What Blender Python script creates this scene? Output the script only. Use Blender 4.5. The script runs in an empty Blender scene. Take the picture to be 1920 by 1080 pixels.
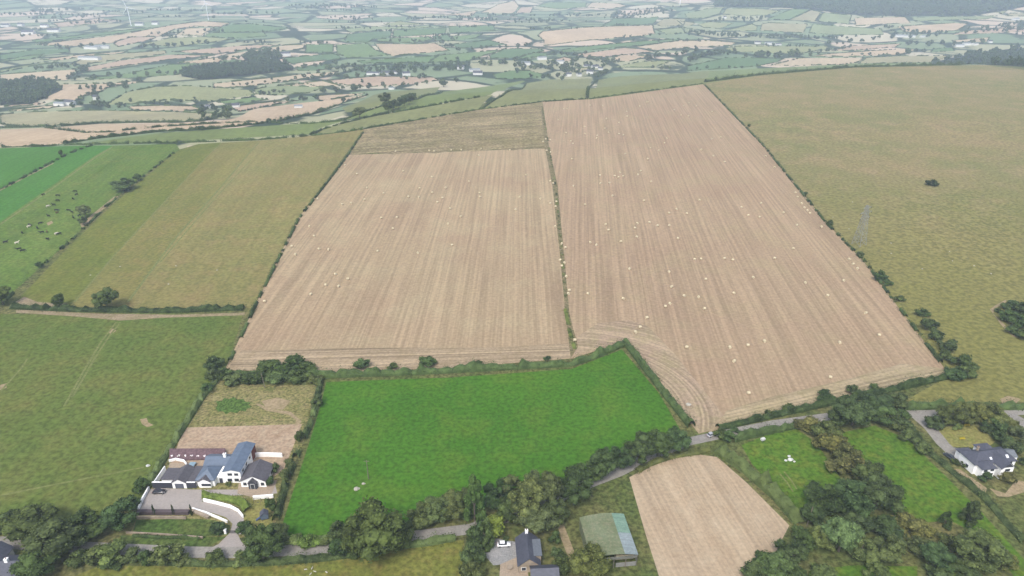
import bpy, math, random
import numpy as np
from mathutils import Vector, Matrix
from mathutils.geometry import delaunay_2d_cdt
R = math.radians
random.seed(7); RNG = np.random.default_rng(7)
S = bpy.context.scene
COL = S.collection
# ------------------------------------------------------------------ camera, sky, sun, exposure
CAM_H, F_PX, HORIZON = 170.0, 1297.0, -80.0
PITCH = math.atan((540 - HORIZON) / F_PX)
cd = bpy.data.cameras.new('camera'); cam = bpy.data.objects.new('camera', cd); COL.objects.link(cam)
cam.location = (0, 0, CAM_H); cam.rotation_euler = (math.pi / 2 - PITCH, 0, 0)
cd.sensor_width = 36; cd.lens = 36 * F_PX / 1920; cd.clip_start = 1; cd.clip_end = 60000
S.camera = cam
W = bpy.data.worlds.new('World'); S.world = W; W.use_nodes = True
wn = W.node_tree; bg = wn.nodes['Background']
sky = wn.nodes.new('ShaderNodeTexSky'); sky.sky_type = 'NISHITA'; sky.sun_disc = False
SUN_EL, SUN_AZ = R(52), R(200)          # azimuth clockwise from +y: behind the camera, a little left
sky.sun_elevation = SUN_EL; sky.sun_rotation = SUN_AZ; sky.dust_density = 3.0
hs = wn.nodes.new('ShaderNodeHueSaturation'); hs.inputs['Saturation'].default_value = 0.6
wn.links.new(sky.outputs[0], hs.inputs['Color']); wn.links.new(hs.outputs[0], bg.inputs['Color'])
bg.inputs['Strength'].default_value = 0.15
sd = bpy.data.lights.new('sun', 'SUN'); sd.energy = 1.5; sd.angle = R(14); sd.color = (1, 0.97, 0.93)
so = bpy.data.objects.new('sun', sd); COL.objects.link(so)
sdir = Vector((math.sin(SUN_AZ) * math.cos(SUN_EL), math.cos(SUN_AZ) * math.cos(SUN_EL), math.sin(SUN_EL)))
so.rotation_euler = sdir.to_track_quat('Z', 'Y').to_euler(); so.location = (0, 0, 600)
S.view_settings.view_transform = 'Standard'; S.view_settings.look = 'None'
S.view_settings.exposure = 0.95; S.view_settings.gamma = 1; S.view_settings.use_curve_mapping = False
S.cycles.use_denoising = True; S.cycles.denoising_input_passes = 'RGB_ALBEDO_NORMAL'; S.cycles.denoising_prefilter = 'ACCURATE'; S.cycles.volume_bounces = 3; S.cycles.max_bounces = 6

# ------------------------------------------------------------------ terrain
cp, sp = math.cos(PITCH), math.sin(PITCH)
def ray(px, py):
    a, b = (px - 960) / F_PX, (540 - py) / F_PX
    return Vector((a, cp + b * sp, -sp + b * cp))
def flat(px, py, z=0.0):
    d = ray(px, py); t = (z - CAM_H) / d.z
    return d.x * t, d.y * t
VALLEY = -85.0
CREST = [(-500, 318), (0, 312), (300, 305), (600, 288), (720, 235), (900, 206), (1110, 190), (1320, 161), (1430, 146), (1600, 131), (1800, 126), (2000, 132), (2500, 136)]
ca, cr = [], []
for px, py in CREST:
    x, y = flat(px, py); ca.append(math.atan2(x, y)); cr.append(math.hypot(x, y))
la = [-1.2, ca[1], ca[4], ca[6], ca[9], 1.2]; ll = [900, 850, 800, 700, 600, 600]
def polar(px, r):
    a = math.atan2(*flat(px, 300)); return r * math.sin(a), r * math.cos(a)
HILLS = [(*flat(350, 62, VALLEY), 24, 420), (*flat(700, 78, VALLEY), 10, 420), (*flat(1120, 66, VALLEY), 12, 380),
         (*flat(1500, 30, VALLEY), 24, 600), (*polar(130, 5600), 90, 900), (*polar(1650, 5200), 190, 900), (*polar(1950, 5000), 150, 800),
         (*polar(900, 5000), 40, 800), (*flat(330, 170, VALLEY), 7, 170)]
def sstep(t): t = np.clip(t, 0, 1); return t * t * (3 - 2 * t)
def height(x, y):
    x = np.asarray(x, float); y = np.asarray(y, float)
    r = np.hypot(x, y); a = np.arctan2(x, y)
    s = r - np.interp(a, ca, cr)
    h = VALLEY * sstep(s / np.interp(a, la, ll))
    far = sstep((r - 1500) / 1200)
    h = h + far * (5 * np.sin(x / 330 + 1.3) * np.cos(y / 410) + 4 * np.sin((x + y) / 210))
    for hx, hy, A, sg in HILLS:
        h = h + A * np.exp(-((x - hx) ** 2 + (y - hy) ** 2) / (2 * sg * sg)) * sstep((r - 1000) / 600)
    h = h + 260 * sstep((r - 5500) / 5000)
    # lie of the near land: shallow swells
    h = h + (1 - far) * sstep((r - 180) / 200) * 0.9 * np.sin(x / 70 + 0.4) * np.sin(y / 95)
    return h
def hz(x, y): return float(height(x, y))
TT = np.concatenate([np.arange(150, 1600, 4.0), np.arange(1600, 12000, 12.0)])
def gp(px, py):
    """where the sight line through a photo pixel meets the land"""
    d = ray(px, py); k = TT / math.hypot(d.x, d.y) if True else TT
    zz = CAM_H + d.z * k; g = height(d.x * k, d.y * k)
    i = np.argmax(zz <= g)
    if zz[i] > g[i]: i = len(k) - 1
    lo, hi = k[max(i - 1, 0)], k[i]
    for _ in range(22):
        m = (lo + hi) / 2
        if CAM_H + d.z * m <= hz(d.x * m, d.y * m): hi = m
        else: lo = m
    return Vector((d.x * hi, d.y * hi, hz(d.x * hi, d.y * hi)))
def ppm(p):
    """photo pixels per metre at a world point"""
    return F_PX / (p.y * cp - (p.z - CAM_H) * sp)
def dep(p): return math.atan2(CAM_H - p.z, math.hypot(p.x, p.y))

# ------------------------------------------------------------------ materials
K = 0.48
def lin(c): c /= 255; return c / 12.92 if c <= 0.04045 else ((c + 0.055) / 1.055) ** 2.4
def C(r, g, b, k=K): return (lin(r) * k, lin(g) * k, lin(b) * k, 1)
MATS = {}
FIX = {"stubble_left": [1.049, 1.075, 0.996], "stubble_right": [1.058, 1.098, 0.976], "fallow": [1.25, 1.238, 1.06], "emerald_field": [1.826, 1.184, 0.986], "dry_pasture": [1.306, 1.196, 1.209], "lower_pasture": [1.171, 1.045, 1.024], "cattle_pasture": [1.157, 1.051, 0.619], "cut_corn": [1.128, 1.174, 1.295], "paddock": [1.491, 1.102, 0.825], "bare_soil": [1.162, 1.342, 1.407], "olive_field": [1.148, 1.066, 0.92], "GRAD": [1.262, 1.125, 1.03], "striped_pasture_a": [0.911, 0.917, 0.589], "striped_pasture_b": [1.242, 1.034, 0.956], "striped_pasture_c": [1.399, 1.109, 1.2], "cut_green": [0.834, 1.027, 0.499]}  # FIXLINE
class NT:
    def __init__(s, name):
        s.m = bpy.data.materials.new(name); s.m.use_nodes = True; s.t = s.m.node_tree; s.b = s.t.nodes['Principled BSDF']
        s.b.inputs['Specular IOR Level'].default_value = 0.15; s.b.inputs['Roughness'].default_value = 0.9
    def n(s, kind, **kw):
        o = s.t.nodes.new(kind)
        for k, v in kw.items(): setattr(o, k, v)
        return o
    def l(s, a, b): s.t.links.new(a, b)
    def val(s, sock, v):
        if hasattr(v, 'is_output'): s.l(v, sock)
        else: sock.default_value = v
    def math(s, op, a, b=0.0, clamp=False):
        o = s.n('ShaderNodeMath', operation=op, use_clamp=clamp); s.val(o.inputs[0], a); s.val(o.inputs[1], b); return o.outputs[0]
    def mix(s, f, a, b, mode='MIX'):
        o = s.n('ShaderNodeMix', data_type='RGBA', blend_type=mode); s.val(o.inputs[0], f); s.val(o.inputs[6], a); s.val(o.inputs[7], b); return o.outputs[2]
    def noise(s, vec, scale, detail=3, rough=0.55, dist=0.0):
        o = s.n('ShaderNodeTexNoise'); s.l(vec, o.inputs['Vector']); o.inputs['Scale'].default_value = scale
        o.inputs['Detail'].default_value = detail; o.inputs['Roughness'].default_value = rough; o.inputs['Distortion'].default_value = dist
        return o.outputs['Fac']
    def ramp(s, f, lo, hi):
        o = s.n('ShaderNodeMapRange'); s.l(f, o.inputs[0]); o.inputs[1].default_value = lo; o.inputs[2].default_value = hi; return o.outputs[0]
def plain(name, c, rough=0.7, spec=0.3, var=0.12, scale=1.5, metal=0.0):
    if name in MATS: return MATS[name]
    t = NT(name); geo = t.n('ShaderNodeTexCoord').outputs['Object']
    f = t.noise(geo, scale, 4); g = t.noise(geo, scale * 0.17, 2)
    lo = [x * (1 - var * 1.6) for x in c[:3]] + [1]; hi = [min(1, x * (1 + var)) for x in c[:3]] + [1]
    col = t.mix(t.ramp(f, 0.3, 0.7), tuple(lo), tuple(hi))
    col = t.mix(t.math('MULTIPLY', t.ramp(g, 0.4, 0.75), var * 1.5), col, tuple(x * 0.6 for x in c[:3]) + (1,))
    t.l(col, t.b.inputs['Base Color']); t.b.inputs['Roughness'].default_value = rough; t.b.inputs['Specular IOR Level'].default_value = spec
    t.b.inputs['Metallic'].default_value = metal
    MATS[name] = t.m; return t.m
def field(name, a, b, c=None, direc=None, ring=None, row=0.0, period=4.0, swath=0.0, fine=0.5, big=70.0, mott=2.2, weeds=None, weedamt=0.5, grad=None):
    """a field surface: two colours in broad patches, fine mottle, and worked rows along a direction (or rings round a centre)"""
    if name in MATS: return MATS[name]
    if name in FIX: a, b, c = [None if q is None else tuple(min(0.85, q[i] * FIX[name][i]) for i in range(3)) + (1,) for q in (a, b, c)]
    t = NT(name); pos = t.n('ShaderNodeNewGeometry').outputs['Position']
    big_f = t.ramp(t.noise(pos, 1 / big, 4, 0.6), 0.36, 0.64)
    col = t.mix(big_f, a, b)
    if c is not None:
        mid = t.ramp(t.noise(pos, 1 / (big * 0.28), 5, 0.65), 0.47, 0.72)
        col = t.mix(t.math('MULTIPLY', mid, 0.75), col, c)
    if grad is not None:
        gy = t.n('ShaderNodeSeparateXYZ'); t.l(pos, gy.inputs[0])
        gf = t.ramp(t.math('ADD', gy.outputs[1], t.math('MULTIPLY', t.noise(pos, 1 / 60, 4, 0.6), 160.0)), grad[1] + 80, grad[2] + 80)
        col = t.mix(gf, col, grad[0])
    if row or swath:
        sx = t.n('ShaderNodeSeparateXYZ'); t.l(pos, sx.inputs[0])
        if ring is not None:
            dx = t.math('SUBTRACT', sx.outputs[0], ring[0]); dy = t.math('SUBTRACT', sx.outputs[1], ring[1])
            u = t.math('SQRT', t.math('ADD', t.math('MULTIPLY', dx, dx), t.math('MULTIPLY', dy, dy)))
            v = t.math('MULTIPLY', t.math('ARCTAN2', dy, dx), 60.0)
        else:
            u = t.math('SUBTRACT', t.math('MULTIPLY', sx.outputs[0], direc[1]), t.math('MULTIPLY', sx.outputs[1], direc[0]))
            v = t.math('ADD', t.math('MULTIPLY', sx.outputs[0], direc[0]), t.math('MULTIPLY', sx.outputs[1], direc[1]))
        def rows(per, along, detail, lo, hi):
            cv = t.n('ShaderNodeCombineXYZ'); t.l(t.math('DIVIDE', u, per), cv.inputs[0]); t.l(t.math('DIVIDE', v, along), cv.inputs[1])
            return t.ramp(t.noise(cv.outputs[0], 1.0, detail, 0.6), lo, hi)
        if row:
            f1 = rows(period * 0.6, 140, 2, 0.36, 0.64)
            k = t.mix(f1, (1 - row,) * 3 + (1,), (1 + row * 0.75,) * 3 + (1,))
            col = t.mix(1.0, col, k, 'MULTIPLY')
            f2 = t.math('MULTIPLY', rows(period * 0.5, 14, 3, 0.58, 0.74), 0.4)
            col = t.mix(f2, col, tuple(min(1, x * 1.28) for x in a[:3]) + (1,))
        if swath:
            f3 = rows(period * 6.5, 420, 2, 0.34, 0.66)
            k = t.mix(f3, (1 + swath * 0.6, 1 + swath * 0.6, 1 + swath * 0.6, 1), (1 - swath * 0.8, 1 - swath, 1 - swath * 1.05, 1))
            col = t.mix(1.0, col, k, 'MULTIPLY')
    fn = t.noise(pos, 1 / mott, 3, 0.6)
    k = t.mix(t.ramp(fn, 0.36, 0.64), (1 - fine * 0.55,) * 3 + (1,), (1 + fine * 0.45,) * 3 + (1,))
    col = t.mix(1.0, col, k, 'MULTIPLY')
    if weeds is not None:
        w = t.ramp(t.noise(pos, 1 / 6.0, 5, 0.75, 0.6), 0.56, 0.72)
        col = t.mix(t.math('MULTIPLY', w, weedamt), col, weeds)
    t.l(col, t.b.inputs['Base Color'])
    bmp = t.n('ShaderNodeBump'); bmp.inputs['Strength'].default_value = 0.5; bmp.inputs['Distance'].default_value = 0.35
    t.l(fn, bmp.inputs['Height']); t.l(bmp.outputs[0], t.b.inputs['Normal'])
    t.b.inputs['Specular IOR Level'].default_value = 0.05
    MATS[name] = t.m; return t.m
def foliage(name, dark, light):
    if name in MATS: return MATS[name]
    t = NT(name); g = t.n('ShaderNodeNewGeometry'); oi = t.n('ShaderNodeObjectInfo')
    tc = t.n('ShaderNodeTexCoord').outputs['Object']
    cl = t.ramp(t.noise(g.outputs['Position'], 0.35, 3), 0.35, 0.68)
    f = t.math('ADD', t.math('MULTIPLY', g.outputs['Random Per Island'], 0.55), t.math('MULTIPLY', cl, 0.45))
    col = t.mix(f, dark, light)
    col = t.mix(1.0, col, oi.outputs['Color'], 'MULTIPLY')
    t.l(col, t.b.inputs['Base Color']); t.b.inputs['Roughness'].default_value = 0.75; t.b.inputs['Specular IOR Level'].default_value = 0.12
    MATS[name] = t.m; return t.m
LEAF = foliage('leaves', (0.008, 0.015, 0.004, 1), (0.118, 0.158, 0.052, 1))
BARK = plain('bark', (0.11, 0.09, 0.07, 1))
WHITE = plain('white_render', (0.80, 0.79, 0.77, 1), 0.6, 0.3, 0.05)
SLATE = plain('slate', C(98, 100, 114), 0.55, 0.4, 0.18, 1.2)
BLUEROOF = plain('blue_grey_roof', C(118, 134, 156), 0.5, 0.4, 0.12, 0.8)
DARKROOF = plain('dark_roof', C(114, 110, 116), 0.6, 0.3, 0.15, 1.2)
DARKWALL = plain('dark_cladding', C(84, 86, 98), 0.6, 0.3, 0.1)
GLASS = plain('window_glass', (0.03, 0.035, 0.045, 1), 0.12, 0.6, 0.05)
CONC = plain('concrete', C(205, 196, 188), 0.85, 0.2, 0.10, 0.25)
STONE = plain('pale_stone', C(200, 182, 160), 0.85, 0.2, 0.2, 0.6)
BRICK = plain('red_brick', C(150, 92, 84), 0.8, 0.2, 0.15)
METAL = plain('galvanised_steel', C(170, 172, 168), 0.5, 0.5, 0.1, metal=0.3)
WOOD = plain('grey_timber', C(150, 140, 125), 0.85, 0.2, 0.15)
STRAW = plain('baled_straw', C(236, 220, 184, 0.58), 0.9, 0.1, 0.22, 2.5)

# ------------------------------------------------------------------ mesh helpers
def mesh_np(name, V, quads=True, k=4):
    """V: (n,k,3) separate polygons"""
    n = len(V); me = bpy.data.meshes.new(name)
    me.vertices.add(n * k); me.vertices.foreach_set('co', np.ascontiguousarray(V, dtype=np.float32).ravel())
    me.loops.add(n * k); me.loops.foreach_set('vertex_index', np.arange(n * k, dtype=np.int32))
    me.polygons.add(n); me.polygons.foreach_set('loop_start', np.arange(0, n * k, k, dtype=np.int32))
    me.polygons.foreach_set('loop_total', np.full(n, k, dtype=np.int32)); me.update(); me.validate()
    return me
def leaf_quads(P, N, size):
    n = len(P); N = N / (np.linalg.norm(N, axis=1, keepdims=True) + 1e-9)
    rnd = RNG.normal(size=(n, 3)); T = np.cross(N, rnd); T /= np.linalg.norm(T, axis=1, keepdims=True) + 1e-9
    B = np.cross(N, T); s = (size * RNG.uniform(0.6, 1.3, n))[:, None]; a = RNG.uniform(0.55, 1.0, n)[:, None]
    return np.stack([P - T * s * 0.5, P - B * s * 0.5 * a, P + T * s * 0.5, P + B * s * 0.5 * a], 1)
class MB:
    """collects shapes, links them as one mesh object"""
    def __init__(s): s.v = []; s.f = []; s.mi = []
    def add(s, vs, fs, mi=0):
        o = len(s.v); s.v += [tuple(v) for v in vs]; s.f += [tuple(i + o for i in f) for f in fs]; s.mi += [mi] * len(fs); return s
    def box(s, x0, x1, y0, y1, z0, z1, mi=0):
        return s.add([(x0, y0, z0), (x1, y0, z0), (x1, y1, z0), (x0, y1, z0), (x0, y0, z1), (x1, y0, z1), (x1, y1, z1), (x0, y1, z1)],
                     [(0, 3, 2, 1), (4, 5, 6, 7), (0, 1, 5, 4), (1, 2, 6, 5), (2, 3, 7, 6), (3, 0, 4, 7)], mi)
    def prism(s, poly, z0, z1, mi=0):
        n = len(poly); a = sum(poly[i][0] * poly[(i + 1) % n][1] - poly[(i + 1) % n][0] * poly[i][1] for i in range(n))
        if a < 0: poly = poly[::-1]
        g0 = z0 if isinstance(z0, (list, tuple)) else [z0] * n; g1 = z1 if isinstance(z1, (list, tuple)) else [z1] * n
        vs = [(p[0], p[1], g0[i]) for i, p in enumerate(poly)] + [(p[0], p[1], g1[i]) for i, p in enumerate(poly)]
        return s.add(vs, [tuple(range(n))[::-1], tuple(range(n, 2 * n))] + [(i, (i + 1) % n, n + (i + 1) % n, n + i) for i in range(n)], mi)
    def slab(s, q, th, mi=0):
        """a quad or polygon thickened along its normal"""
        q = [Vector(p) for p in q]; nrm = (q[1] - q[0]).cross(q[2] - q[0]).normalized(); n = len(q)
        vs = [p for p in q] + [p - nrm * th for p in q]
        return s.add(vs, [tuple(range(n)), tuple(range(n, 2 * n))[::-1]] + [(i, n + i, n + (i + 1) % n, (i + 1) % n) for i in range(n)], mi)
    def tube(s, p, q, r0, r1=None, k=6, mi=0):
        p, q = Vector(p), Vector(q); r1 = r0 if r1 is None else r1; d = (q - p).normalized()
        u = d.orthogonal().normalized(); w = d.cross(u)
        vs = [p + (u * math.cos(6.2832 * i / k) + w * math.sin(6.2832 * i / k)) * r0 for i in range(k)] + [q + (u * math.cos(6.2832 * i / k) + w * math.sin(6.2832 * i / k)) * r1 for i in range(k)]
        return s.add(vs, [tuple(range(k))[::-1], tuple(range(k, 2 * k))] + [(i, (i + 1) % k, k + (i + 1) % k, k + i) for i in range(k)], mi)
    def blob(s, c, r, sub=1, jit=0.15, mi=0, squash=1.0):
        vs, fs = ICO[sub]; c = Vector(c)
        return s.add([c + Vector((v.x * r, v.y * r, v.z * r * squash)) * random.uniform(1 - jit, 1 + jit) for v in vs], fs, mi)
    def mesh(s, name, mats):
        me = bpy.data.meshes.new(name); me.from_pydata(s.v, [], s.f)
        for m in (mats if isinstance(mats, (list, tuple)) else [mats]): me.materials.append(m)
        if any(s.mi): me.polygons.foreach_set('material_index', s.mi)
        return me
    def build(s, name, mats, parent=None, loc=None, label=None):
        return link(name, s.mesh(name, mats), parent, loc, label)
import bmesh
ICO = {}
for sub in (1, 2, 3):
    b = bmesh.new(); bmesh.ops.create_icosphere(b, subdivisions=sub, radius=1)
    b.verts.ensure_lookup_table(); ICO[sub] = ([v.co.copy() for v in b.verts], [tuple(v.index for v in f.verts) for f in b.faces]); b.free()
def link(name, me, parent=None, loc=None, label=None):
    o = bpy.data.objects.new(name, me); COL.objects.link(o)
    if parent is not None: o.parent = parent
    if loc is not None: o.location = loc
    if label: o['label'] = label
    return o
def thing(name, label, cat, loc, rz=0.0, group=None):
    o = link(name, None, None, loc); o.rotation_euler.z = rz; o.empty_display_size = 0.5
    return tag(o, label, cat, group)
def tag(o, label, cat, group=None):
    o['label'] = label; o['category'] = cat
    if group: o['group'] = group
    return o
def structure(o, kind='structure'): o['kind'] = kind; return o
def smooth(me):
    me.polygons.foreach_set('use_smooth', [True] * len(me.polygons)); return me
ORD = ['first', 'second', 'third', 'fourth', 'fifth', 'sixth', 'seventh', 'eighth', 'ninth', 'tenth', 'eleventh', 'twelfth', 'thirteenth', 'fourteenth', 'fifteenth',
       'sixteenth', 'seventeenth', 'eighteenth', 'nineteenth', 'twentieth', 'twenty-first', 'twenty-second', 'twenty-third', 'twenty-fourth', 'twenty-fifth', 'twenty-sixth', 'twenty-seventh', 'twenty-eighth', 'twenty-ninth', 'thirtieth', 'thirty-first', 'thirty-second', 'thirty-third']
# labels told from the nearest landmark
LM = [('the left wind turbine', 246, 48), ('the middle wind turbine', 391, 38), ('the dark pine block', 445, 133), ('the dark wood at the left edge', 50, 175),
      ('the pine wood at the right edge', 1850, 105), ('the forested hill', 1620, 15), ('the curved dark tree row', 748, 190), ('the hillside cottages', 1080, 140),
      ('the long valley barn', 165, 112), ('the valley hamlet', 740, 140), ('the white farm sheds', 1800, 86), ('the pink rectangular field', 770, 93),
      ('the big tan valley field', 1115, 66), ('the twin round trees', 405, 217), ('the white riverside shed', 1050, 118), ('the bright green valley field', 1370, 118),
      ('the long white shed', 1695, 70), ('the top corner of the stubble', 1318, 150), ('the small farm below the wood', 120, 198), ('the rounded green field', 340, 175)]
PENDING = []
def later(o, desc, cat, px, py, group=None):
    o['category'] = cat
    if group: o['group'] = group
    PENDING.append((o, desc, px, py))
def where(px, py):
    best = min(LM, key=lambda l: ((l[1] - px) / 1.6) ** 2 + ((l[2] - py) * 1.7) ** 2)
    dx, dy = (px - best[1]) / 3, py - best[2]
    if abs(dx) * 3 < 14 and abs(dy) < 5: return 'at', best
    w = ('right of' if dx > 0 else 'left of') if abs(dx) > abs(dy) else ('in front of' if dy > 0 else 'behind')
    return w, best
def flush_labels():
    g = {}
    for o, desc, px, py in PENDING:
        w, l = where(px, py); g.setdefault((desc, w, l[0]), []).append((math.hypot((px - l[1]), (py - l[2]) * 3), o))
    for (desc, w, l), items in g.items():
        items.sort(key=lambda i: i[0])
        for i, (_, o) in enumerate(items):
            o['label'] = f'{desc} {w} {l}' + ('' if len(items) == 1 else f', {"nearest" if i == 0 else ORD[i] + " nearest"} to it')
    PENDING.clear()
# ------------------------------------------------------------------ ground: fields, tracks and roads cut into one continuous sheet
def vp(px): d = ray(px, HORIZON); l = math.hypot(d.x, d.y); return d.x / l, d.y / l
def pdir(a, b): p, q = gp(*a), gp(*b); d = (q - p).xy.normalized(); return d.x, d.y
GA, GB, GC = C(142, 146, 92), C(120, 138, 74), C(158, 152, 102)
M_ROUGH = field('rough_grass', C(108, 120, 66), C(140, 134, 86), C(84, 104, 54), fine=0.9, big=25, mott=1.6, weeds=C(165, 150, 108), weedamt=0.35)
M_VERGE = field('verge_grass', C(92, 118, 56), C(120, 130, 72), C(78, 100, 48), fine=0.8, big=14, mott=1.4)
M_STUB_L = field('stubble_left', C(200, 176, 146), C(192, 164, 138), C(204, 184, 152), direc=vp(978), row=0.16, period=3.2, swath=0.08, fine=0.22, big=120, mott=1.8)
M_STUB_R = field('stubble_right', C(190, 160, 138), C(196, 168, 144), C(192, 170, 140), direc=vp(1095), row=0.16, period=3.2, swath=0.06, fine=0.22, big=110, mott=1.8)
M_HEAD_L = field('stubble_headland', C(204, 182, 150), C(194, 172, 140), C(180, 160, 124), direc=pdir((460, 685), (1040, 668)), row=0.36, period=2.6, swath=0.08, fine=0.3, big=30, mott=1.5)
M_HEAD_R = field('stubble_headland_right', C(204, 184, 150), C(184, 166, 130), C(176, 166, 120), direc=pdir((1340, 795), (1760, 698)), row=0.28, period=3.0, swath=0.06, fine=0.3, big=26, mott=1.5)
cc = gp(1090, 760)
M_HEAD_C = field('stubble_turning', C(200, 174, 148), C(196, 176, 142), C(182, 170, 126), ring=(cc.x, cc.y), row=0.26, period=3.0, swath=0.06, fine=0.3, big=30, mott=1.5)
M_FALLOW = field('fallow', C(170, 154, 128), C(148, 138, 108), C(126, 118, 84), direc=pdir((700, 262), (1010, 240)), row=0.24, period=7, swath=0.12, fine=0.7, big=45, mott=2.6, weeds=C(112, 112, 72), weedamt=0.55)
M_DRY = field('dry_pasture', C(152, 143, 98), C(132, 136, 84), C(170, 152, 114), fine=0.55, big=110, mott=2.6, weeds=C(108, 122, 66), weedamt=0.35, grad=(tuple(q * g for q, g in zip(C(134, 138, 82)[:3], FIX.get('GRAD', (1, 1, 1)))) + (1,), 620, 330))
SD = pdir((300, 480), (440, 330))
M_PASTA, M_PASTL, M_PASTC = [field(nm, C(140, 146, 88), C(128, 141, 82), C(152, 148, 98), direc=SD, row=0.08, period=7, swath=0.06, fine=0.38, big=60, mott=2.2) for nm in ('striped_pasture_a', 'striped_pasture_b', 'striped_pasture_c')]
M_WHEEL = field('wheel_marks', C(146, 150, 94), C(136, 144, 84), fine=0.5, big=12, mott=1.4)
M_CATT = field('cattle_pasture', C(112, 142, 86), C(102, 136, 76), C(128, 144, 96), direc=pdir((60, 480), (290, 290)), row=0.10, period=5, swath=0.08, fine=0.45, big=55, mott=2.0)
M_BRIGHT2 = field('cut_green', C(104, 146, 88), C(96, 140, 82), direc=pdir((30, 400), (200, 285)), row=0.08, period=5, swath=0.06, fine=0.3, big=60)
M_LOW = field('lower_pasture', C(112, 130, 66), C(98, 126, 60), C(130, 134, 76), direc=pdir((60, 760), (220, 600)), row=0.07, period=5, fine=0.55, big=60, mott=2.0)
M_EMER = field('emerald_field', C(66, 128, 42), C(58, 118, 38), C(84, 132, 52), fine=0.5, big=60, mott=1.7)
M_OLIVE = field('olive_field', C(132, 138, 72), C(120, 132, 64), C(152, 138, 88), fine=0.6, big=22, mott=1.6)
M_PADD = field('paddock', C(80, 132, 48), C(86, 130, 54), C(116, 138, 68), fine=0.6, big=18, mott=1.6, weeds=C(60, 100, 40), weedamt=0.4)
M_WHEAT = field('cut_corn', C(208, 184, 148), C(198, 172, 136), C(212, 190, 154), direc=pdir((1330, 1040), (1250, 900)), row=0.14, period=2.4, swath=0.14, fine=0.2, big=26, mott=1.2)
M_ROAD = field('road', C(184, 178, 168), C(168, 162, 154), C(194, 188, 178), fine=0.25, big=12, mott=0.8)
M_CONC = field('yard_concrete', C(206, 196, 188), C(196, 186, 178), C(190, 182, 176), fine=0.12, big=6, mott=0.7)
M_GRAV = field('gravel', C(188, 186, 184), C(172, 172, 170), C(200, 196, 190), fine=0.35, big=6, mott=0.5)
M_SOIL = field('bare_soil', C(196, 160, 132), C(186, 150, 122), C(206, 176, 146), fine=0.35, big=12, mott=1.3, weeds=C(140, 106, 80), weedamt=0.5)
M_WEEDY = field('weedy_plot', C(152, 146, 92), C(172, 160, 112), C(120, 132, 70), fine=0.8, big=9, mott=1.1, weeds=C(92, 116, 58), weedamt=0.6)
M_NETTLE = field('nettles', C(104, 132, 66), C(92, 120, 58), fine=0.9, big=5, mott=1.0)
M_PATIO = field('patio', C(208, 188, 164), C(196, 176, 152), fine=0.25, big=4, mott=0.6)
M_LAWN = field('dry_lawn', C(168, 162, 96), C(150, 152, 84), C(184, 170, 112), fine=0.5, big=9, mott=1.0)
M_TRACK = field('worn_track', C(198, 176, 142), C(184, 164, 128), C(150, 140, 96), fine=0.35, big=8, mott=1.0)
M_DIRT = field('trodden_earth', C(186, 166, 136), C(164, 150, 112), C(196, 176, 148), fine=0.4, big=8, mott=1.2)
M_MARGIN = field('weedy_margin', C(160, 146, 110), C(130, 126, 86), C(182, 160, 130), fine=0.8, big=9, mott=1.4)
# far fields, a little varied
FARM = {}
def farmat(kind, i):
    k = (kind, i % 3)
    if k in FARM: return FARM[k]
    base = {'S': [(226, 200, 166), (218, 190, 162), (228, 206, 172)], 'G': [(122, 152, 96), (134, 160, 102), (116, 146, 98)],
            'L': [(174, 178, 126), (190, 182, 140), (164, 176, 126)], 'P': [(140, 156, 92), (156, 160, 106), (148, 154, 98)], 'D': [(44, 62, 40)] * 3}[kind][i % 3]
    b = tuple(c * 0.95 for c in base); c2 = tuple(min(250, c * 1.05) for c in base)
    FARM[k] = field('far_' + {'S': 'stubble', 'G': 'grass', 'L': 'pale_grass', 'P': 'hill_pasture', 'D': 'wood_floor'}[kind] + '_%d' % (i % 3), C(*base), C(*b), C(*c2),
                    direc=vp(600 + 500 * (i % 4)), row=0.06, period=9, swath=0.09, fine=0.2, big=140, mott=6)
    return FARM[k]
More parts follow.
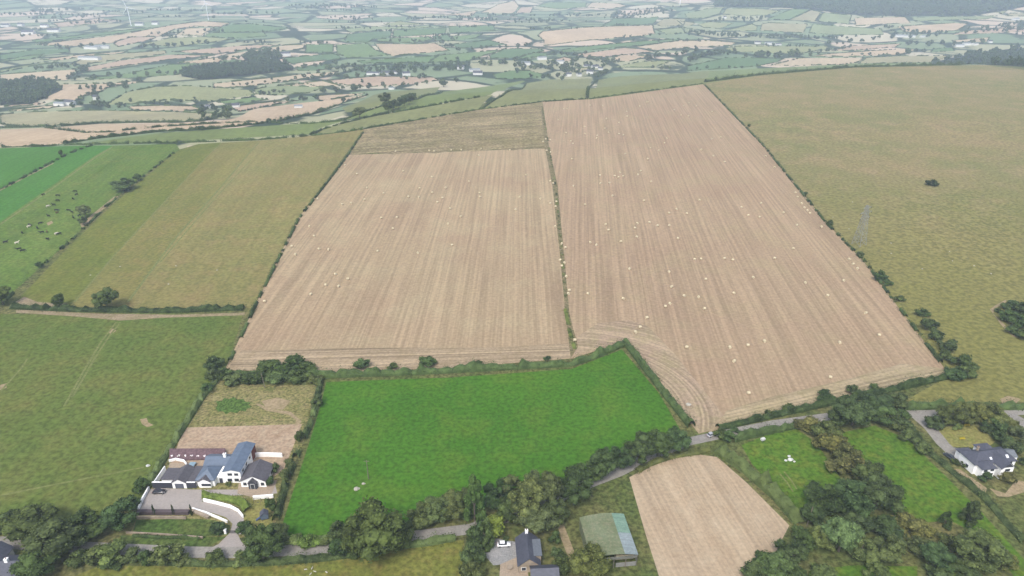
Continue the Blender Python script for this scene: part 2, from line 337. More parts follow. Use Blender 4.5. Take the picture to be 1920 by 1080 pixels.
FAR = {'S': [  # tan stubble and ripe corn
 [(63,84),(150,74),(240,63),(330,46),(385,40),(432,44),(412,51),(365,50),(330,54),(300,68),(245,69),(210,80),(130,87)],
 [(213,82),(222,77),(245,70),(296,69),(285,74),(240,84),(222,88)], [(330,66),(350,53),(402,52),(390,58),(378,67)], [(75,112),(150,103),(240,96),(230,100),(165,105),(105,114)],
 [(322,97),(450,86),(535,83),(445,96),(405,102)], [(412,105),(450,98),(535,85),(572,84),(568,91),(490,100),(450,106)], [(330,118),(415,107),(450,107),(445,110),(418,111),(408,119)],
 [(165,126),(230,113),(318,103),(402,104),(330,110),(240,123),(160,133)], [(0,140),(145,130),(135,140),(125,150),(60,153),(0,157)],
 [(702,82),(780,83),(815,81),(843,95),(790,100),(735,105),(715,97)], [(640,149),(705,143),(810,145),(828,150),(770,158),(690,163),(650,160),(610,152)],
 [(900,24),(935,8),(965,2),(973,12),(962,26)], [(830,28),(895,20),(885,30)], [(968,24),(976,14),(1000,13),(995,24)], [(1100,14),(1110,5),(1160,7),(1178,12),(1140,17)],
 [(1008,67),(1018,59),(1090,52),(1225,48),(1225,55),(1228,63),(1200,68),(1090,77),(1020,86),(1020,76)],
 [(1078,102),(1170,90),(1200,92),(1228,97),(1130,107),(1095,107)], [(1193,88),(1280,76),(1340,77),(1380,80),(1372,86),(1300,88),(1230,94)], [(1145,111),(1165,103),(1212,105),(1206,109),(1180,115),(1160,116)],
 [(1032,115),(1058,107),(1076,112),(1050,119)], [(1445,123),(1500,109),(1600,108),(1620,108),(1610,117),(1580,121),(1500,123)], [(1515,106),(1555,101),(1600,98),(1690,92),(1720,93),(1690,102),(1600,106)],
 [(1560,95),(1600,86),(1690,82),(1680,88),(1600,95)], [(1602,34),(1697,32),(1708,44),(1660,45),(1605,49)], [(1683,50),(1790,43),(1815,45),(1795,57),(1735,62),(1695,60)],
 [(1785,65),(1810,58),(1880,53),(1920,54),(1960,57),(1800,66)], [(1785,76),(1855,70),(1850,78),(1790,80)],
 [(85,187),(105,160),(118,158),(200,157),(260,152),(270,153),(200,165),(190,172),(150,183),(140,190)], [(8,200),(50,190),(85,193),(70,197),(20,201)], [(15,207),(85,199),(115,198),(90,204),(20,209)],
 [(240,200),(300,198),(360,199),(385,207),(330,209),(250,207)], [(430,201),(510,191),(560,189),(500,199),(450,210)], [(400,157),(520,145),(560,140),(635,134),(630,139),(560,150),(460,163),(400,166)],
 [(590,180),(640,177),(684,175),(640,184),(600,190)], [(97,44),(180,36),(220,37),(170,46),(110,50)], [(605,152),(560,156),(520,160),(590,163),(640,161)]],
 'G': [
 [(400,58),(430,46),(470,45),(545,53),(500,60),(395,61)], [(380,68),(392,62),(495,61),(500,68),(450,72)], [(0,103),(60,94),(130,92),(130,98),(50,105),(0,115)], [(60,76),(150,66),(250,55),(312,50),(240,61),(150,71),(70,80)],
 [(160,148),(240,138),(320,121),(408,120),(418,113),(455,113),(462,119),(400,125),(340,132),(335,140),(240,146),(170,150)], [(530,109),(600,103),(625,101),(637,105),(637,111),(560,118),(550,122)],
 [(574,84),(626,83),(624,98),(572,99)], [(630,84),(690,82),(702,93),(728,104),(652,109),(632,100)], [(645,79),(652,64),(735,57),(732,70),(700,73),(690,80)], [(738,57),(837,53),(835,62),(800,66),(736,70)],
 [(707,78),(707,73),(803,69),(812,73),(778,81)], [(811,69),(838,64),(850,77),(816,76)], [(842,50),(925,48),(928,57),(843,63)], [(847,68),(905,64),(890,72),(853,76)], [(847,84),(915,75),(950,84),(860,91)],
 [(670,115),(820,105),(803,117),(680,119)], [(823,104),(945,93),(905,105),(880,114),(802,118)], [(918,104),(947,92),(1010,91),(1020,96),(960,109),(920,110)], [(925,140),(960,132),(995,133),(1028,143),(985,148),(930,148)],
 [(1005,12),(1030,4),(1100,6),(1098,13),(1050,17)], [(1130,48),(1150,36),(1235,32),(1225,45),(1195,47)], [(1045,95),(1090,88),(1200,78),(1270,73),(1280,75),(1200,85),(1060,98)],
 [(1437,37),(1485,17),(1520,18),(1480,37)], [(1290,124),(1365,108),(1470,110),(1455,117),(1420,124),(1360,129),(1290,133)], [(1745,98),(1750,92),(1785,89),(1790,96)],
 [(405,191),(475,182),(505,187),(430,196)], [(555,127),(600,121),(640,123),(600,132),(560,133)], [(962,113),(1000,99),(1040,101),(1000,108)], [(0,113),(60,104),(90,104),(60,111),(0,117)]],
 'L': [
 [(265,83),(320,71),(378,69),(440,73),(395,80),(330,88)], [(130,122),(165,106),(235,100),(310,95),(312,101),(230,111),(165,120)], [(0,132),(80,117),(110,117),(60,124),(0,137)], [(720,45),(750,40),(795,46),(730,48)],
 [(1230,46),(1245,35),(1285,36),(1282,47),(1240,50)], [(1230,56),(1278,52),(1285,62),(1250,65)], [(1150,126),(1200,116),(1260,114),(1225,127)], [(1056,135),(1080,128),(1110,126),(1090,136)],
 [(1284,26),(1330,16),(1356,15),(1349,26),(1320,34),(1290,35)], [(1354,27),(1363,16),(1420,16),(1463,21),(1440,28),(1400,30)], [(1482,37),(1521,19),(1539,23),(1528,40)], [(1534,40),(1543,24),(1597,29),(1591,45)],
 [(1308,46),(1330,41),(1375,44),(1350,54),(1320,52)], [(1270,39),(1303,43),(1298,48),(1282,48)], [(1282,52),(1318,57),(1284,62)], [(1355,58),(1410,45),(1420,50),(1418,58)], [(1425,57),(1429,45),(1440,43),(1514,45),(1506,62)],
 [(1516,62),(1524,46),(1600,51),(1653,55),(1656,65),(1580,66)], [(1360,91),(1380,87),(1550,87),(1560,91),(1520,97),(1500,101),(1370,97)], [(1610,120),(1625,108),(1690,105),(1760,105),(1798,103),(1745,117)],
 [(1710,33),(1870,30),(1850,36),(1715,40)], [(1860,20),(1870,14),(1895,13),(1880,27)], [(1885,30),(1895,25),(1930,25),(1930,31)], [(480,177),(476,168),(500,163),(575,157),(605,165),(580,174),(520,179)],
 [(202,196),(212,188),(240,172),(290,163),(350,161),(430,166),(468,169),(478,178),(400,190),(310,188),(240,196)], [(0,215),(60,210),(180,207),(240,208),(330,210),(420,213),(375,226),(300,229),(190,230),(90,236),(50,238),(0,232)],
 [(645,54),(700,50),(800,49),(838,51),(735,55),(655,61)], [(1610,4),(1700,2),(1760,5),(1690,12),(1620,10)]],
 'P': [
 [(150,270),(300,250),(440,240),(560,232),(630,226),(640,228),(600,240),(580,252),(400,262),(180,271)], [(590,253),(605,243),(645,230),(700,217),(800,200),(855,190),(925,178),(895,207),(682,240),(640,248)],
 [(640,203),(700,178),(720,173),(825,163),(820,170),(780,185),(720,195),(690,205),(650,211)], [(645,225),(690,208),(720,197),(785,186),(830,172),(980,151),(985,153),(950,165),(920,178),(850,190),(780,202),(700,216)],
 [(907,204),(942,180),(987,156),(1030,149),(1112,147),(1104,162),(1099,186)], [(1103,186),(1106,166),(1122,150),(1160,143),(1280,138),(1320,133),(1420,131),(1425,143),(1318,158)], [(1320,155),(1430,137),(1600,124),(1760,121),(1830,119),(1780,116),(1600,119),(1430,128),(1330,134)]],
 'D': [
 [(340,143),(345,131),(400,127),(460,122),(530,118),(553,132),(470,141),(380,150)], [(0,160),(60,152),(100,158),(118,168),(85,183),(60,195),(0,198)], [(455,108),(475,101),(520,100),(530,110),(500,118),(465,118)],
 [(1340,13),(1348,0),(1500,-12),(1925,-12),(1925,12),(1820,30),(1690,31),(1590,27),(1520,18),(1460,14)], [(1745,118),(1800,105),(1880,93),(1960,86),(1960,128),(1860,122)]]}
WIDE = -160, 2080
NEAR = [  # (name, material, outline in photo pixels), later ones lie on top
 ('lower_pasture', M_LOW, [(-260,590),(200,588),(456,588),(425,690),(395,722),(330,830),(275,930),(240,955),(100,990),(-260,985)]),
 ('striped_pasture', M_PASTL, [(28,575),(40,555),(130,462),(210,385),(335,282),(372,270),(480,264),(590,254),(682,243),(640,300),(560,410),(490,550),(470,578)]),
 ('striped_pasture', M_PASTA, [(28,575),(40,555),(130,462),(210,385),(335,282),(372,270),(415,267),(330,355),(215,478),(132,572),(100,574)]),
 ('striped_pasture', M_PASTC, [(486,264),(590,254),(682,243),(640,300),(560,410),(490,550),(470,578),(232,578),(330,447),(413,354)]),
 ('grass_strip', M_BRIGHT2, [(-200,490),(-200,430),(0,350),(170,273),(212,273),(0,420)]), ('cattle_pasture', M_CATT, [(-220,700),(-200,490),(0,416),(212,273),(330,270),(337,280),(210,375),(130,452),(0,570)]),
 ('green_pasture', M_BRIGHT2, [(-300,420),(-200,288),(0,278),(120,274),(172,273),(0,352)]),
 ('tan_field', farmat('S', 0), [(-260,262),(0,243),(100,239),(190,232),(400,229),(440,222),(470,205),(565,193),(682,178),(687,181),(645,192),(595,212),(520,228),(440,237),(300,247),(180,260),(120,270),(0,275),(-260,284)]),
 ('dry_pasture', M_DRY, [(1322,157),(1430,141),(1600,127),(1760,124),(1845,122),(1925,132),(2300,150),(2500,420),(2500,745),(1690,755),(1780,705),(1690,585),(1620,490),(1550,420),(1430,270)]),
 ('stubble_field', M_STUB_L, [(422,692),(490,548),(560,408),(655,290),(1025,278),(1038,350),(1052,480),(1062,590),(1074,672),(840,690),(620,700)]),
 ('fallow_strip', M_FALLOW, [(655,290),(682,242),(895,206),(1017,190),(1026,279),(985,278),(962,282),(925,280),(890,284),(850,282),(815,288),(780,285),(740,290),(705,286)]),
 ('stubble_field', M_STUB_R, [(1017,190),(1110,186),(1318,158),(1430,271),(1552,421),(1620,491),(1692,586),(1780,702),(1560,754),(1310,813),(1240,725),(1172,640),(1074,672),(1064,590),(1054,480),(1040,350)]),
 ('headland', M_HEAD_L, [(432,684),(452,657),(700,652),(900,652),(1064,644),(1071,670),(840,690),(620,699),(428,694)]),
 ('headland', M_HEAD_C, [(1076,665),(1082,632),(1120,606),(1180,600),(1215,612),(1262,660),(1330,745),(1362,785),(1345,803),(1310,812),(1240,724),(1172,640)]),
 ('headland', M_HEAD_R, [(1345,800),(1362,770),(1440,746),(1600,708),(1690,682),(1765,690),(1779,702),(1560,753)]),
 ('field_margin', M_MARGIN, [(1014,204),(1019,204),(1030,278),(1046,350),(1058,480),(1068,590),(1084,650),(1070,672),(1060,590),(1050,480),(1036,350),(1022,278)]),
 ('emerald_field', M_EMER, [(612,716),(840,708),(1072,692),(1166,655),(1236,738),(1275,805),(1200,840),(1110,875),(985,930),(860,965),(760,990),(520,1015),(540,950),(580,830),(600,765)]),
 ('building_plot', M_WEEDY, [(395,720),(600,722),(585,790),(560,850),(530,920),(510,1008),(240,1008),(262,960),(300,880),(350,795)]),
 ('bare_soil', M_SOIL, [(346,802),(400,800),(480,798),(566,795),(545,850),(532,880),(500,905),(470,905),(320,868)]), ('nettle_patch', M_NETTLE, [(404,766),(408,758),(405,752),(416,752),(420,746),(430,748),(438,744),(446,749),(456,748),(460,753),(472,755),(466,759),(474,763),(463,766),(461,771),(450,770),(444,775),(432,772),(424,777),(418,771),(410,772)]),
 ('soil_patch', M_TRACK, [(490,752),(520,745),(545,752),(530,768),(500,766)]),
 ('dirt_track', M_TRACK, [(478,757),(486,757),(505,766),(545,772),(566,790),(556,800),(552,797),(556,788),(540,777),(500,770)]),
 ('lawn', M_VERGE, [(255,975),(352,972),(400,975),(432,985),(428,1003),(380,1006),(248,1003)]), ('lawn', M_LAWN, [(462,935),(508,938),(512,990),(475,998),(455,970)]),
 ('road_bank', M_VERGE, [(225,1004),(380,1006),(425,1006),(385,1028),(225,1022)]), 
 ('concrete_yard', M_CONC, [(262,957),(275,918),(300,915),(370,918),(445,918),(515,905),(520,925),(480,928),(382,930),(378,938),(364,957)]),
 ('driveway', M_CONC, [(362,957),(378,936),(392,940),(425,950),(448,962),(458,974),(444,1002),(430,1002),(436,982),(424,970),(400,962)]), ('driveway', M_CONC, [(430,1000),(445,1000),(452,1015),(466,1031),(388,1031),(410,1020)]),
 ('gravel_patch', M_PATIO, [(448,905),(520,900),(510,925),(480,934),(445,925)]), ('patio', M_PATIO, [(318,868),(372,868),(372,890),(310,900)]),
 ('olive_field', M_OLIVE, [(-60,1130),(110,1092),(190,1060),(400,1062),(600,1050),(720,1036),(870,1012),(864,1130)]),
 ('corn_field', M_WHEAT, [(1180,895),(1240,862),(1310,852),(1345,857),(1400,905),(1480,985),(1452,1040),(1405,1068),(1378,1110),(1245,1110),(1210,1000)]),
 ('rough_pasture', M_ROUGH, [(1040,955),(1176,898),(1206,1000),(1240,1110),(1030,1110),(1050,1010)]), ('worn_track', M_TRACK, [(1040,965),(1050,965),(1075,1030),(1090,1070),(1075,1070),(1052,1010)]),
 ('paddock', M_PADD, [(1390,834),(1440,815),(1490,802),(1530,830),(1575,895),(1592,930),(1500,960),(1460,925),(1410,870)]), ('paddock', M_PADD, [(1575,812),(1640,798),(1700,822),(1780,900),(1840,960),(1930,1060),(1930,1120),(1850,1010),(1780,975),(1690,985),(1640,900),(1600,850)]),
 ('paddock', M_PADD, [(1520,1068),(1600,1060),(1720,1062),(1720,1130),(1500,1130)]),
 ('dry_garden', M_LAWN, [(1752,808),(1785,797),(1835,795),(1866,828),(1850,840),(1785,838)]), ('rough_garden', M_ROUGH, [(1790,880),(1830,862),(1930,865),(2000,1000),(1930,1010),(1850,930)]), ('bare_soil', M_TRACK, [(1785,878),(1800,880),(1850,915),(1848,928),(1830,925)]), ('worn_track', M_TRACK, [(1855,915),(1885,925),(1905,900),(1930,905),(1930,920),(1890,932),(1870,930)]),
 ('gravel_yard', M_GRAV, [(912,1008),(935,1010),(978,1018),(972,1055),(925,1060),(908,1040)]), ('patio', M_PATIO, [(938,1058),(975,1042),(988,1060),(992,1110),(936,1110)]),
 ('trodden_earth', M_DIRT, [(20,572),(45,556),(70,566),(130,570),(95,577),(30,578)]), ('trodden_earth', M_DIRT, [(30,580),(180,588),(330,590),(460,586),(458,591),(300,596),(225,601),(150,594),(30,586)]),
 ('bare_patch', M_TRACK, [(202,622),(212,616),(218,620),(208,627)]), ('bare_patch', M_TRACK, [(262,786),(275,784),(278,792),(288,797),(276,801),(266,795)]), ('bare_patch', M_TRACK, [(0,722),(14,718),(12,727),(0,731)]), ('bare_patch', M_TRACK, [(87,418),(97,414),(100,418),(90,423)]),
 ('worn_track', M_TRACK, [(150,420),(160,413),(185,392),(215,368),(222,368),(190,396),(168,416),(154,428)]), ('worn_track', M_TRACK, [(1875,748),(1890,742),(1915,748),(1905,756),(1880,757)]),
 ('worn_track', M_TRACK, [(1856,580),(1864,574),(1885,562),(1888,565),(1866,578),(1862,588),(1885,610),(1908,632),(1900,632),(1878,610)]),
 ('field_gateway', M_TRACK, [(1335,796),(1355,780),(1362,788),(1350,806),(1338,816),(1325,818)])]
def ribbon(pts, w):
    """a lane of real width w along photo points"""
    P = [gp(*p) for p in pts]; L, Rr = [], []
    for i, p in enumerate(P):
        d = ((P[min(i + 1, len(P) - 1)] - P[max(i - 1, 0)]).xy).normalized(); n = Vector((-d.y, d.x)) * w / 2
        L.append((p.x + n.x, p.y + n.y)); Rr.append((p.x - n.x, p.y - n.y))
    return L + Rr[::-1]
ROADS = [('road', M_ROAD, ribbon([(-200,1008),(0,1016),(70,1022),(260,1031),(350,1035),(430,1036),(520,1033),(610,1029),(700,1016),(790,1003),(880,992),(950,970),(1020,945),(1105,906),(1160,885),(1220,855),(1290,828),(1370,811),(1450,795),(1560,780),(1640,774),(1710,775),(1800,773),(1880,773),(1960,770),(2100,766)], 4.6)),
 ('driveway', M_ROAD, ribbon([(1714,776),(1745,803),(1768,832),(1792,854)], 5.0)), ('driveway', M_ROAD, ribbon([(1880,772),(1905,785),(1960,815)], 6)), ('driveway', M_ROAD, [tuple(gp(*p).xy) for p in [(1770,838),(1800,840),(1818,855),(1812,868),(1785,866)]])]
REG = []                                          # (name, material, world outline)
def dens(poly):
    out = []
    for i, p in enumerate(poly):
        q = poly[(i + 1) % len(poly)]; n = max(1, int(math.hypot(q[0] - p[0], q[1] - p[1]) / max(14, 0.045 * math.hypot(p[0], p[1]))))
        out += [(p[0] + (q[0] - p[0]) * k / n, p[1] + (q[1] - p[1]) * k / n) for k in range(n)]
    return out
FARREG = []
for kind in 'LPGSD':
    for i, poly in enumerate(FAR[kind]):
        wp = [tuple(gp(*p).xy) for p in poly]
        REG.append(({'S': 'far_stubble_field', 'G': 'far_green_field', 'L': 'far_pale_field', 'P': 'hill_field', 'D': 'wood_floor'}[kind], farmat(kind, i), wp)); FARREG.append((kind, poly, wp))
for name, m, poly in NEAR: REG.append((name, m, [tuple(gp(*p).xy) for p in poly]))
for nm, m, pts, w in (('wheel_track', M_WHEEL, [(218,604),(190,640),(160,690),(120,762)], 1.0), ('wheel_track', M_WHEEL, [(226,604),(205,630),(180,668),(135,745)], 1.0), ('wheel_track', M_WHEEL, [(0,929),(120,905),(270,876)], 0.9), ('wheel_track', M_WHEEL, [(0,735),(40,690),(52,672)], 0.9),
  ('wheel_track', M_WHEEL, [(485,268),(413,352),(330,445),(240,566)], 1.6), ('wheel_track', M_WHEEL, [(415,268),(330,355),(215,478),(140,566)], 1.2), ('wheel_track', M_WHEEL, [(470,300),(405,370),(300,492)], 1.0), ('worn_track', M_TRACK, [(-10,362),(50,331),(100,306)], 2.0),
  ('worn_track', M_WHEEL, [(0,421),(110,345),(212,275)], 1.6), ('wheel_track', M_WHEEL, [(1462,888),(1476,905),(1487,922)], 0.6), ('wheel_track', M_WHEEL, [(1470,884),(1484,901),(1494,917)], 0.6)): REG.append((nm, m, ribbon(pts, w)))
REG += ROADS
M_FARBASE = None
def make_farbase():
    t = NT('far_country'); pos = t.n('ShaderNodeNewGeometry').outputs['Position']
    w = t.n('ShaderNodeTexNoise'); t.l(pos, w.inputs['Vector']); w.inputs['Scale'].default_value = 1 / 300
    add = t.n('ShaderNodeVectorMath', operation='MULTIPLY_ADD'); t.l(w.outputs['Color'], add.inputs[0]); add.inputs[1].default_value = (160, 160, 0); t.l(pos, add.inputs[2])
    v = t.n('ShaderNodeTexVoronoi', distance='CHEBYCHEV'); t.l(add.outputs[0], v.inputs['Vector']); v.inputs['Scale'].default_value = 1 / 190
    sp_ = t.n('ShaderNodeSeparateColor'); t.l(v.outputs['Color'], sp_.inputs[0])
    cr_ = t.n('ShaderNodeValToRGB'); cr_.color_ramp.interpolation = 'CONSTANT'; t.l(sp_.outputs[0], cr_.inputs[0])
    els = cr_.color_ramp.elements; stops = [(0, C(146, 164, 122)), (0.22, C(192, 190, 150)), (0.4, C(232, 208, 182)), (0.55, C(134, 156, 116)), (0.68, C(226, 214, 184)), (0.85, C(174, 180, 140))]
    els[0].position, els[0].color = stops[0]; els[1].position, els[1].color = stops[1]
    for p_, c_ in stops[2:]: e = els.new(p_); e.color = c_
    e1 = t.n('ShaderNodeTexVoronoi', feature='DISTANCE_TO_EDGE'); t.l(add.outputs[0], e1.inputs['Vector']); e1.inputs['Scale'].default_value = 1 / 190
    n2 = t.noise(pos, 1 / 45, 4, 0.6)
    edge = t.ramp(t.math('ADD', e1.outputs[0], t.math('MULTIPLY', n2, 0.10)), 0.125, 0.10)
    col = t.mix(edge, cr_.outputs[0], C(50, 72, 46))
    trees = t.ramp(t.noise(pos, 1 / 150, 6, 0.7), 0.56, 0.61)
    col = t.mix(trees, col, t.mix(t.noise(pos, 1 / 14, 3), C(40, 60, 38), C(76, 98, 60)))
    t.l(col, t.b.inputs['Base Color']); return t.m
M_FARBASE = make_farbase()
def build_ground():
    pts, rid = [], []
    rr = [20.0]
    while rr[-1] < 16000: rr.append(rr[-1] * 1.045 + 2)
    for r in rr:
        for a in np.arange(-66, 66.01, 0.9 if r > 250 else 3.0): pts.append((r * math.sin(R(a)), r * math.cos(R(a))))
    for r in (60, 200, 500, 1200, 3000):
        for a in np.arange(70, 291, 10): pts.append((r * math.sin(R(a)), r * math.cos(R(a))))
    pts.append((0.0, 0.0)); faces = []
    rim = [(25000 * math.sin(R(a)), 30000 * math.cos(R(a))) for a in range(0, 360, 15)][::-1]
    faces.append(list(range(len(pts), len(pts) + len(rim)))); pts += rim
    for _, _, poly in REG:
        d = dens(poly); faces.append(list(range(len(pts), len(pts) + len(d)))); pts += d
    vs, es, fs, ov, oe, of = delaunay_2d_cdt([Vector(p) for p in pts], [], faces, 1, 0.02, True)
    co = np.array([(v.x, v.y) for v in vs]); z = height(co[:, 0], co[:, 1])
    tri = np.array(fs); cen = co[tri].mean(1); own = np.full(len(tri), -1)
    for k, (_, _, poly) in enumerate(REG):
        pa = np.array(poly); lo_, hi_ = pa.min(0), pa.max(0)
        idx = np.nonzero(((cen >= lo_) & (cen <= hi_)).all(1))[0]
        if not len(idx): continue
        x, y = cen[idx, 0], cen[idx, 1]; ins = np.zeros(len(idx), bool)
        for (x0, y0), (x1, y1) in zip(pa, np.roll(pa, -1, 0)):
            if y0 == y1: continue
            c = (y0 > y) != (y1 > y); ins ^= c & (x < (x1 - x0) * (y - y0) / (y1 - y0) + x0)
        own[idx[ins]] = k
    rad = np.hypot(cen[:, 0], cen[:, 1]); beyond = rad > np.interp(np.arctan2(cen[:, 0], cen[:, 1]), ca, cr) + 60
    buckets = {}
    for f, o, far in zip(fs, own, beyond): buckets.setdefault(int(o) if o >= 0 else ('far' if far else 'near'), []).append(f)
    for key, fl in buckets.items():
        used = sorted({i for f in fl for i in f}); mp = {i: k for k, i in enumerate(used)}
        if key == 'far': name, m = 'valley_ground', M_FARBASE
        elif key == 'near': name, m = 'rough_ground', M_ROUGH
        else: name, m = REG[key][0], REG[key][1]
        me = bpy.data.meshes.new(name); me.from_pydata([(co[i, 0], co[i, 1], z[i]) for i in used], [], [tuple(mp[i] for i in f) for f in fl])
        me.materials.append(m); smooth(me); structure(link(name, me))
build_ground()
# ------------------------------------------------------------------ trees, bushes, hedges
def crown_mesh(name, kind, seed):
    rs = np.random.default_rng(seed); P, N = [], []; core = MB(); random.seed(seed)
    if kind == 'big': n, rr, per, zc, rad, size = 34, (0.10, 0.19), 105, 0.57, (0.42, 0.42, 0.36), 0.050
    elif kind == 'bush': n, rr, per, zc, rad, size = 16, (0.14, 0.24), 60, 0.42, (0.38, 0.38, 0.36), 0.095
    elif kind == 'conifer': n, rr, per, zc, rad, size = 30, (0.10, 0.2), 80, 0.5, (0.4, 0.4, 0.5), 0.055
    elif kind == 'far': n, rr, per, zc, rad, size = 8, (0.17, 0.27), 14, 0.5, (0.34, 0.34, 0.34), 0.2
    for i in range(n):
        d = rs.normal(size=3); d /= np.linalg.norm(d); q = rs.uniform(0.35, 1.0) ** 0.6
        if kind == 'conifer':
            h = rs.uniform(0.08, 0.97); w = 0.44 * (1 - h) ** 0.75; a = rs.uniform(0, 6.283); c = np.array([w * math.cos(a) * q, w * math.sin(a) * q, h]); r = rs.uniform(0.05, 0.09) + 0.1 * (1 - h)
        else:
            c = d * np.array(rad) * q; c[2] = c[2] * (1 if c[2] > 0 else 0.85) + zc
            c[:2] += 0.05 * rs.normal(size=2); r = rs.uniform(*rr)
        u = rs.normal(size=(per, 3)); u[:, 2] += 0.35; u /= np.linalg.norm(u, axis=1, keepdims=True)
        P.append(c + u * r * rs.uniform(0.75, 1.15, (per, 1)) * np.array([1, 1, 0.85])); N.append(u + rs.normal(size=(per, 3)) * 0.45)
        core.blob(c, r * 0.86, 1, 0.12, squash=0.85)
    V = leaf_quads(np.concatenate(P), np.concatenate(N), size)
    me = mesh_np(name + '_leaf', V); cm = core.mesh(name + '_core', LEAF)
    bm = bmesh.new(); bm.from_mesh(me); bm.from_mesh(cm); out = bpy.data.meshes.new(name); bm.to_mesh(out); bm.free(); out.materials.append(LEAF)
    return out
def trunk_mesh(name, seed, r=0.035):
    random.seed(seed); b = MB(); b.tube((0, 0, -0.05), (0, 0, 0.38), r, r * 0.6)
    for i in range(5):
        a = i * 1.26 + random.uniform(-.3, .3); z = random.uniform(0.24, 0.38); b.tube((0, 0, z), (0.2 * math.cos(a), 0.2 * math.sin(a), z + random.uniform(0.14, 0.26)), r * 0.5, r * 0.15, 5)
    return b.mesh(name, BARK)
CR = {'big': [crown_mesh('broadleaf_crown', 'big', 11 + i) for i in range(5)], 'bush': [crown_mesh('bush_foliage', 'bush', 31 + i) for i in range(5)],
      'conifer': [crown_mesh('conifer_crown', 'conifer', 51 + i) for i in range(2)], 'far': [crown_mesh('far_crown', 'far', 61 + i) for i in range(5)]}
TRUNK = trunk_mesh('trunk', 5)
random.seed(21)
DK, MD, LT, YG, BR, GY = (0.72, 0.80, 0.74), (1, 1, 1), (1.35, 1.3, 1.15), (1.5, 1.5, 0.9), (1.3, 1.05, 0.95), (1.35, 1.35, 1.4)
def tinted(t): j = random.uniform(0.82, 1.22); return (t[0] * j * random.uniform(.88, 1.16), t[1] * j, t[2] * j * random.uniform(.85, 1.15), 1)
def plant(kind, px, yb, wpx, hpx, tint, label=None, group=None):
    """one tree or bush: foot near photo pixel (px, yb), crown wpx wide, whole height hpx as seen"""
    p0 = gp(px, yb); d = dep(p0); p = gp(px, yb - 0.22 * wpx * math.sin(d)); s = ppm(p); Wm = wpx / s
    Hm = max(0.55 * Wm, (hpx / s - 0.42 * Wm * math.sin(d)) / math.cos(d))
    nm = {'big': 'broadleaf_tree', 'bush': 'bush', 'conifer': 'conifer_tree', 'far': 'valley_tree'}[kind]
    tc = tinted(tint); sc = (Wm * 1.08, Wm * random.uniform(0.95, 1.1), Hm)
    if kind in ('far', 'bush'):
        o = link(nm, random.choice(CR[kind]), None, p); o.color = tc
    else:
        o = link(nm, None, None, p); c = link('crown', random.choice(CR[kind]), o); c.color = tc; link('trunk', TRUNK, o)
    o.scale = sc; o.rotation_euler.z = random.uniform(0, 6.28)
    if label: tag(o, label, {'bush': 'bush'}.get(kind, 'tree'), group)
    return o
def cluster(desc, place, kind, items, tint):
    """items (x, foot y, width, height) in photo pixels; labels count from the left"""
    items = sorted(items); n = len(items)
    for i, it in enumerate(items):
        w = desc if n == 1 else f'{desc} {place}, {ORD[i]} from left'
        plant(kind, it[0], it[1], it[2], it[3], it[4] if len(it) > 4 else tint, w if n > 1 else f'{desc} {place}', f'{desc} {place}' if n > 1 else None)
cluster('dark broadleaf tree', 'in the clump at the bottom left corner', 'big', [(12,1000,54,42), (66,1010,92,60), (112,1048,100,74), (168,1012,68,54), (232,1000,70,60), (75,1085,80,54)], DK)
cluster('olive green bush', 'beside the dark clump at bottom left', 'bush', [(214,1052,62,44,LT), (182,1058,46,34,LT), (245,960,40,36,DK), (263,925,36,32,DK), (250,1056,40,30,MD), (150,1062,44,34,MD), (210,1068,40,26,DK)], MD)
cluster('rounded bush', 'on the lane hedge below the white house', 'bush', [(318,1060,56,46,LT), (276,1058,34,28,DK), (404,1060,38,30,DK), (346,1060,30,22,MD), (455,1060,34,30,LT)], MD)
cluster('dark tree', 'beside the driveway mouth', 'big', [(494,1056,66,66), (522,1022,46,42), (478,1058,40,40)], DK)
cluster('low bush', 'along the lane below the bright green field', 'bush', [(550,1022,34,24,LT), (580,1028,40,22,YG), (610,1022,26,18,LT), (635,1014,42,40,DK), (640,1046,46,38,DK), (668,1046,34,30,DK)], MD)
cluster('big round tree', 'overhanging the lane left of the slate house', 'big', [(708,1058,116,100), (676,1046,58,60), (745,1036,60,62)], (0.8, 0.86, 0.76))
cluster('bushy tree', 'in the row between the lane and the bright green field', 'big', [(790,990,54,44), (818,984,52,50), (846,974,52,48), (866,968,46,50)], MD)
cluster('tall dark conifer', 'behind the slate house', 'conifer', [(890,985,50,96), (912,1030,38,60)], (0.85, 0.95, 0.85))
cluster('leafy tree', 'in the grove behind the slate house', 'big', [(932,962,56,60,DK), (958,950,52,58,MD), (986,980,62,76,LT), (1000,940,50,52,MD), (1025,966,64,76,MD), (1074,944,74,66,DK), (1002,1004,66,56,MD), (1040,985,50,50,DK), (950,985,46,50,DK)], MD)
cluster('bush', 'by the gravel yard of the slate house', 'bush', [(926,1008,50,44,YG), (892,1030,46,44,DK), (886,1062,44,40,MD), (884,1090,46,40,MD), (905,1012,36,40,DK), (1040,1020,24,26,DK), (1044,1050,26,24,MD), (1052,1078,40,40,MD), (948,1016,14,12,MD), (1010,1092,30,20,MD)], MD)
cluster('roadside tree', 'between the bright green field and the corn field', 'big', [(1130,898,54,54), (1164,884,46,46), (1196,876,62,62), (1232,862,62,58), (1270,850,50,46), (1118,905,40,36)], (0.85, 0.92, 0.88))
cluster('olive tree', 'at the front left corner of the green roofed barn', 'big', [(1106,1090,74,64)], (1.25, 1.1, 0.85))
cluster('brownish bush', 'in the belt between the two paddocks', 'bush', [(1515,812,44,34), (1545,826,52,42), (1558,850,54,44), (1582,872,52,46), (1600,892,54,44), (1535,842,40,34), (1572,890,44,36), (1616,905,44,36), (1500,806,30,24)], BR)
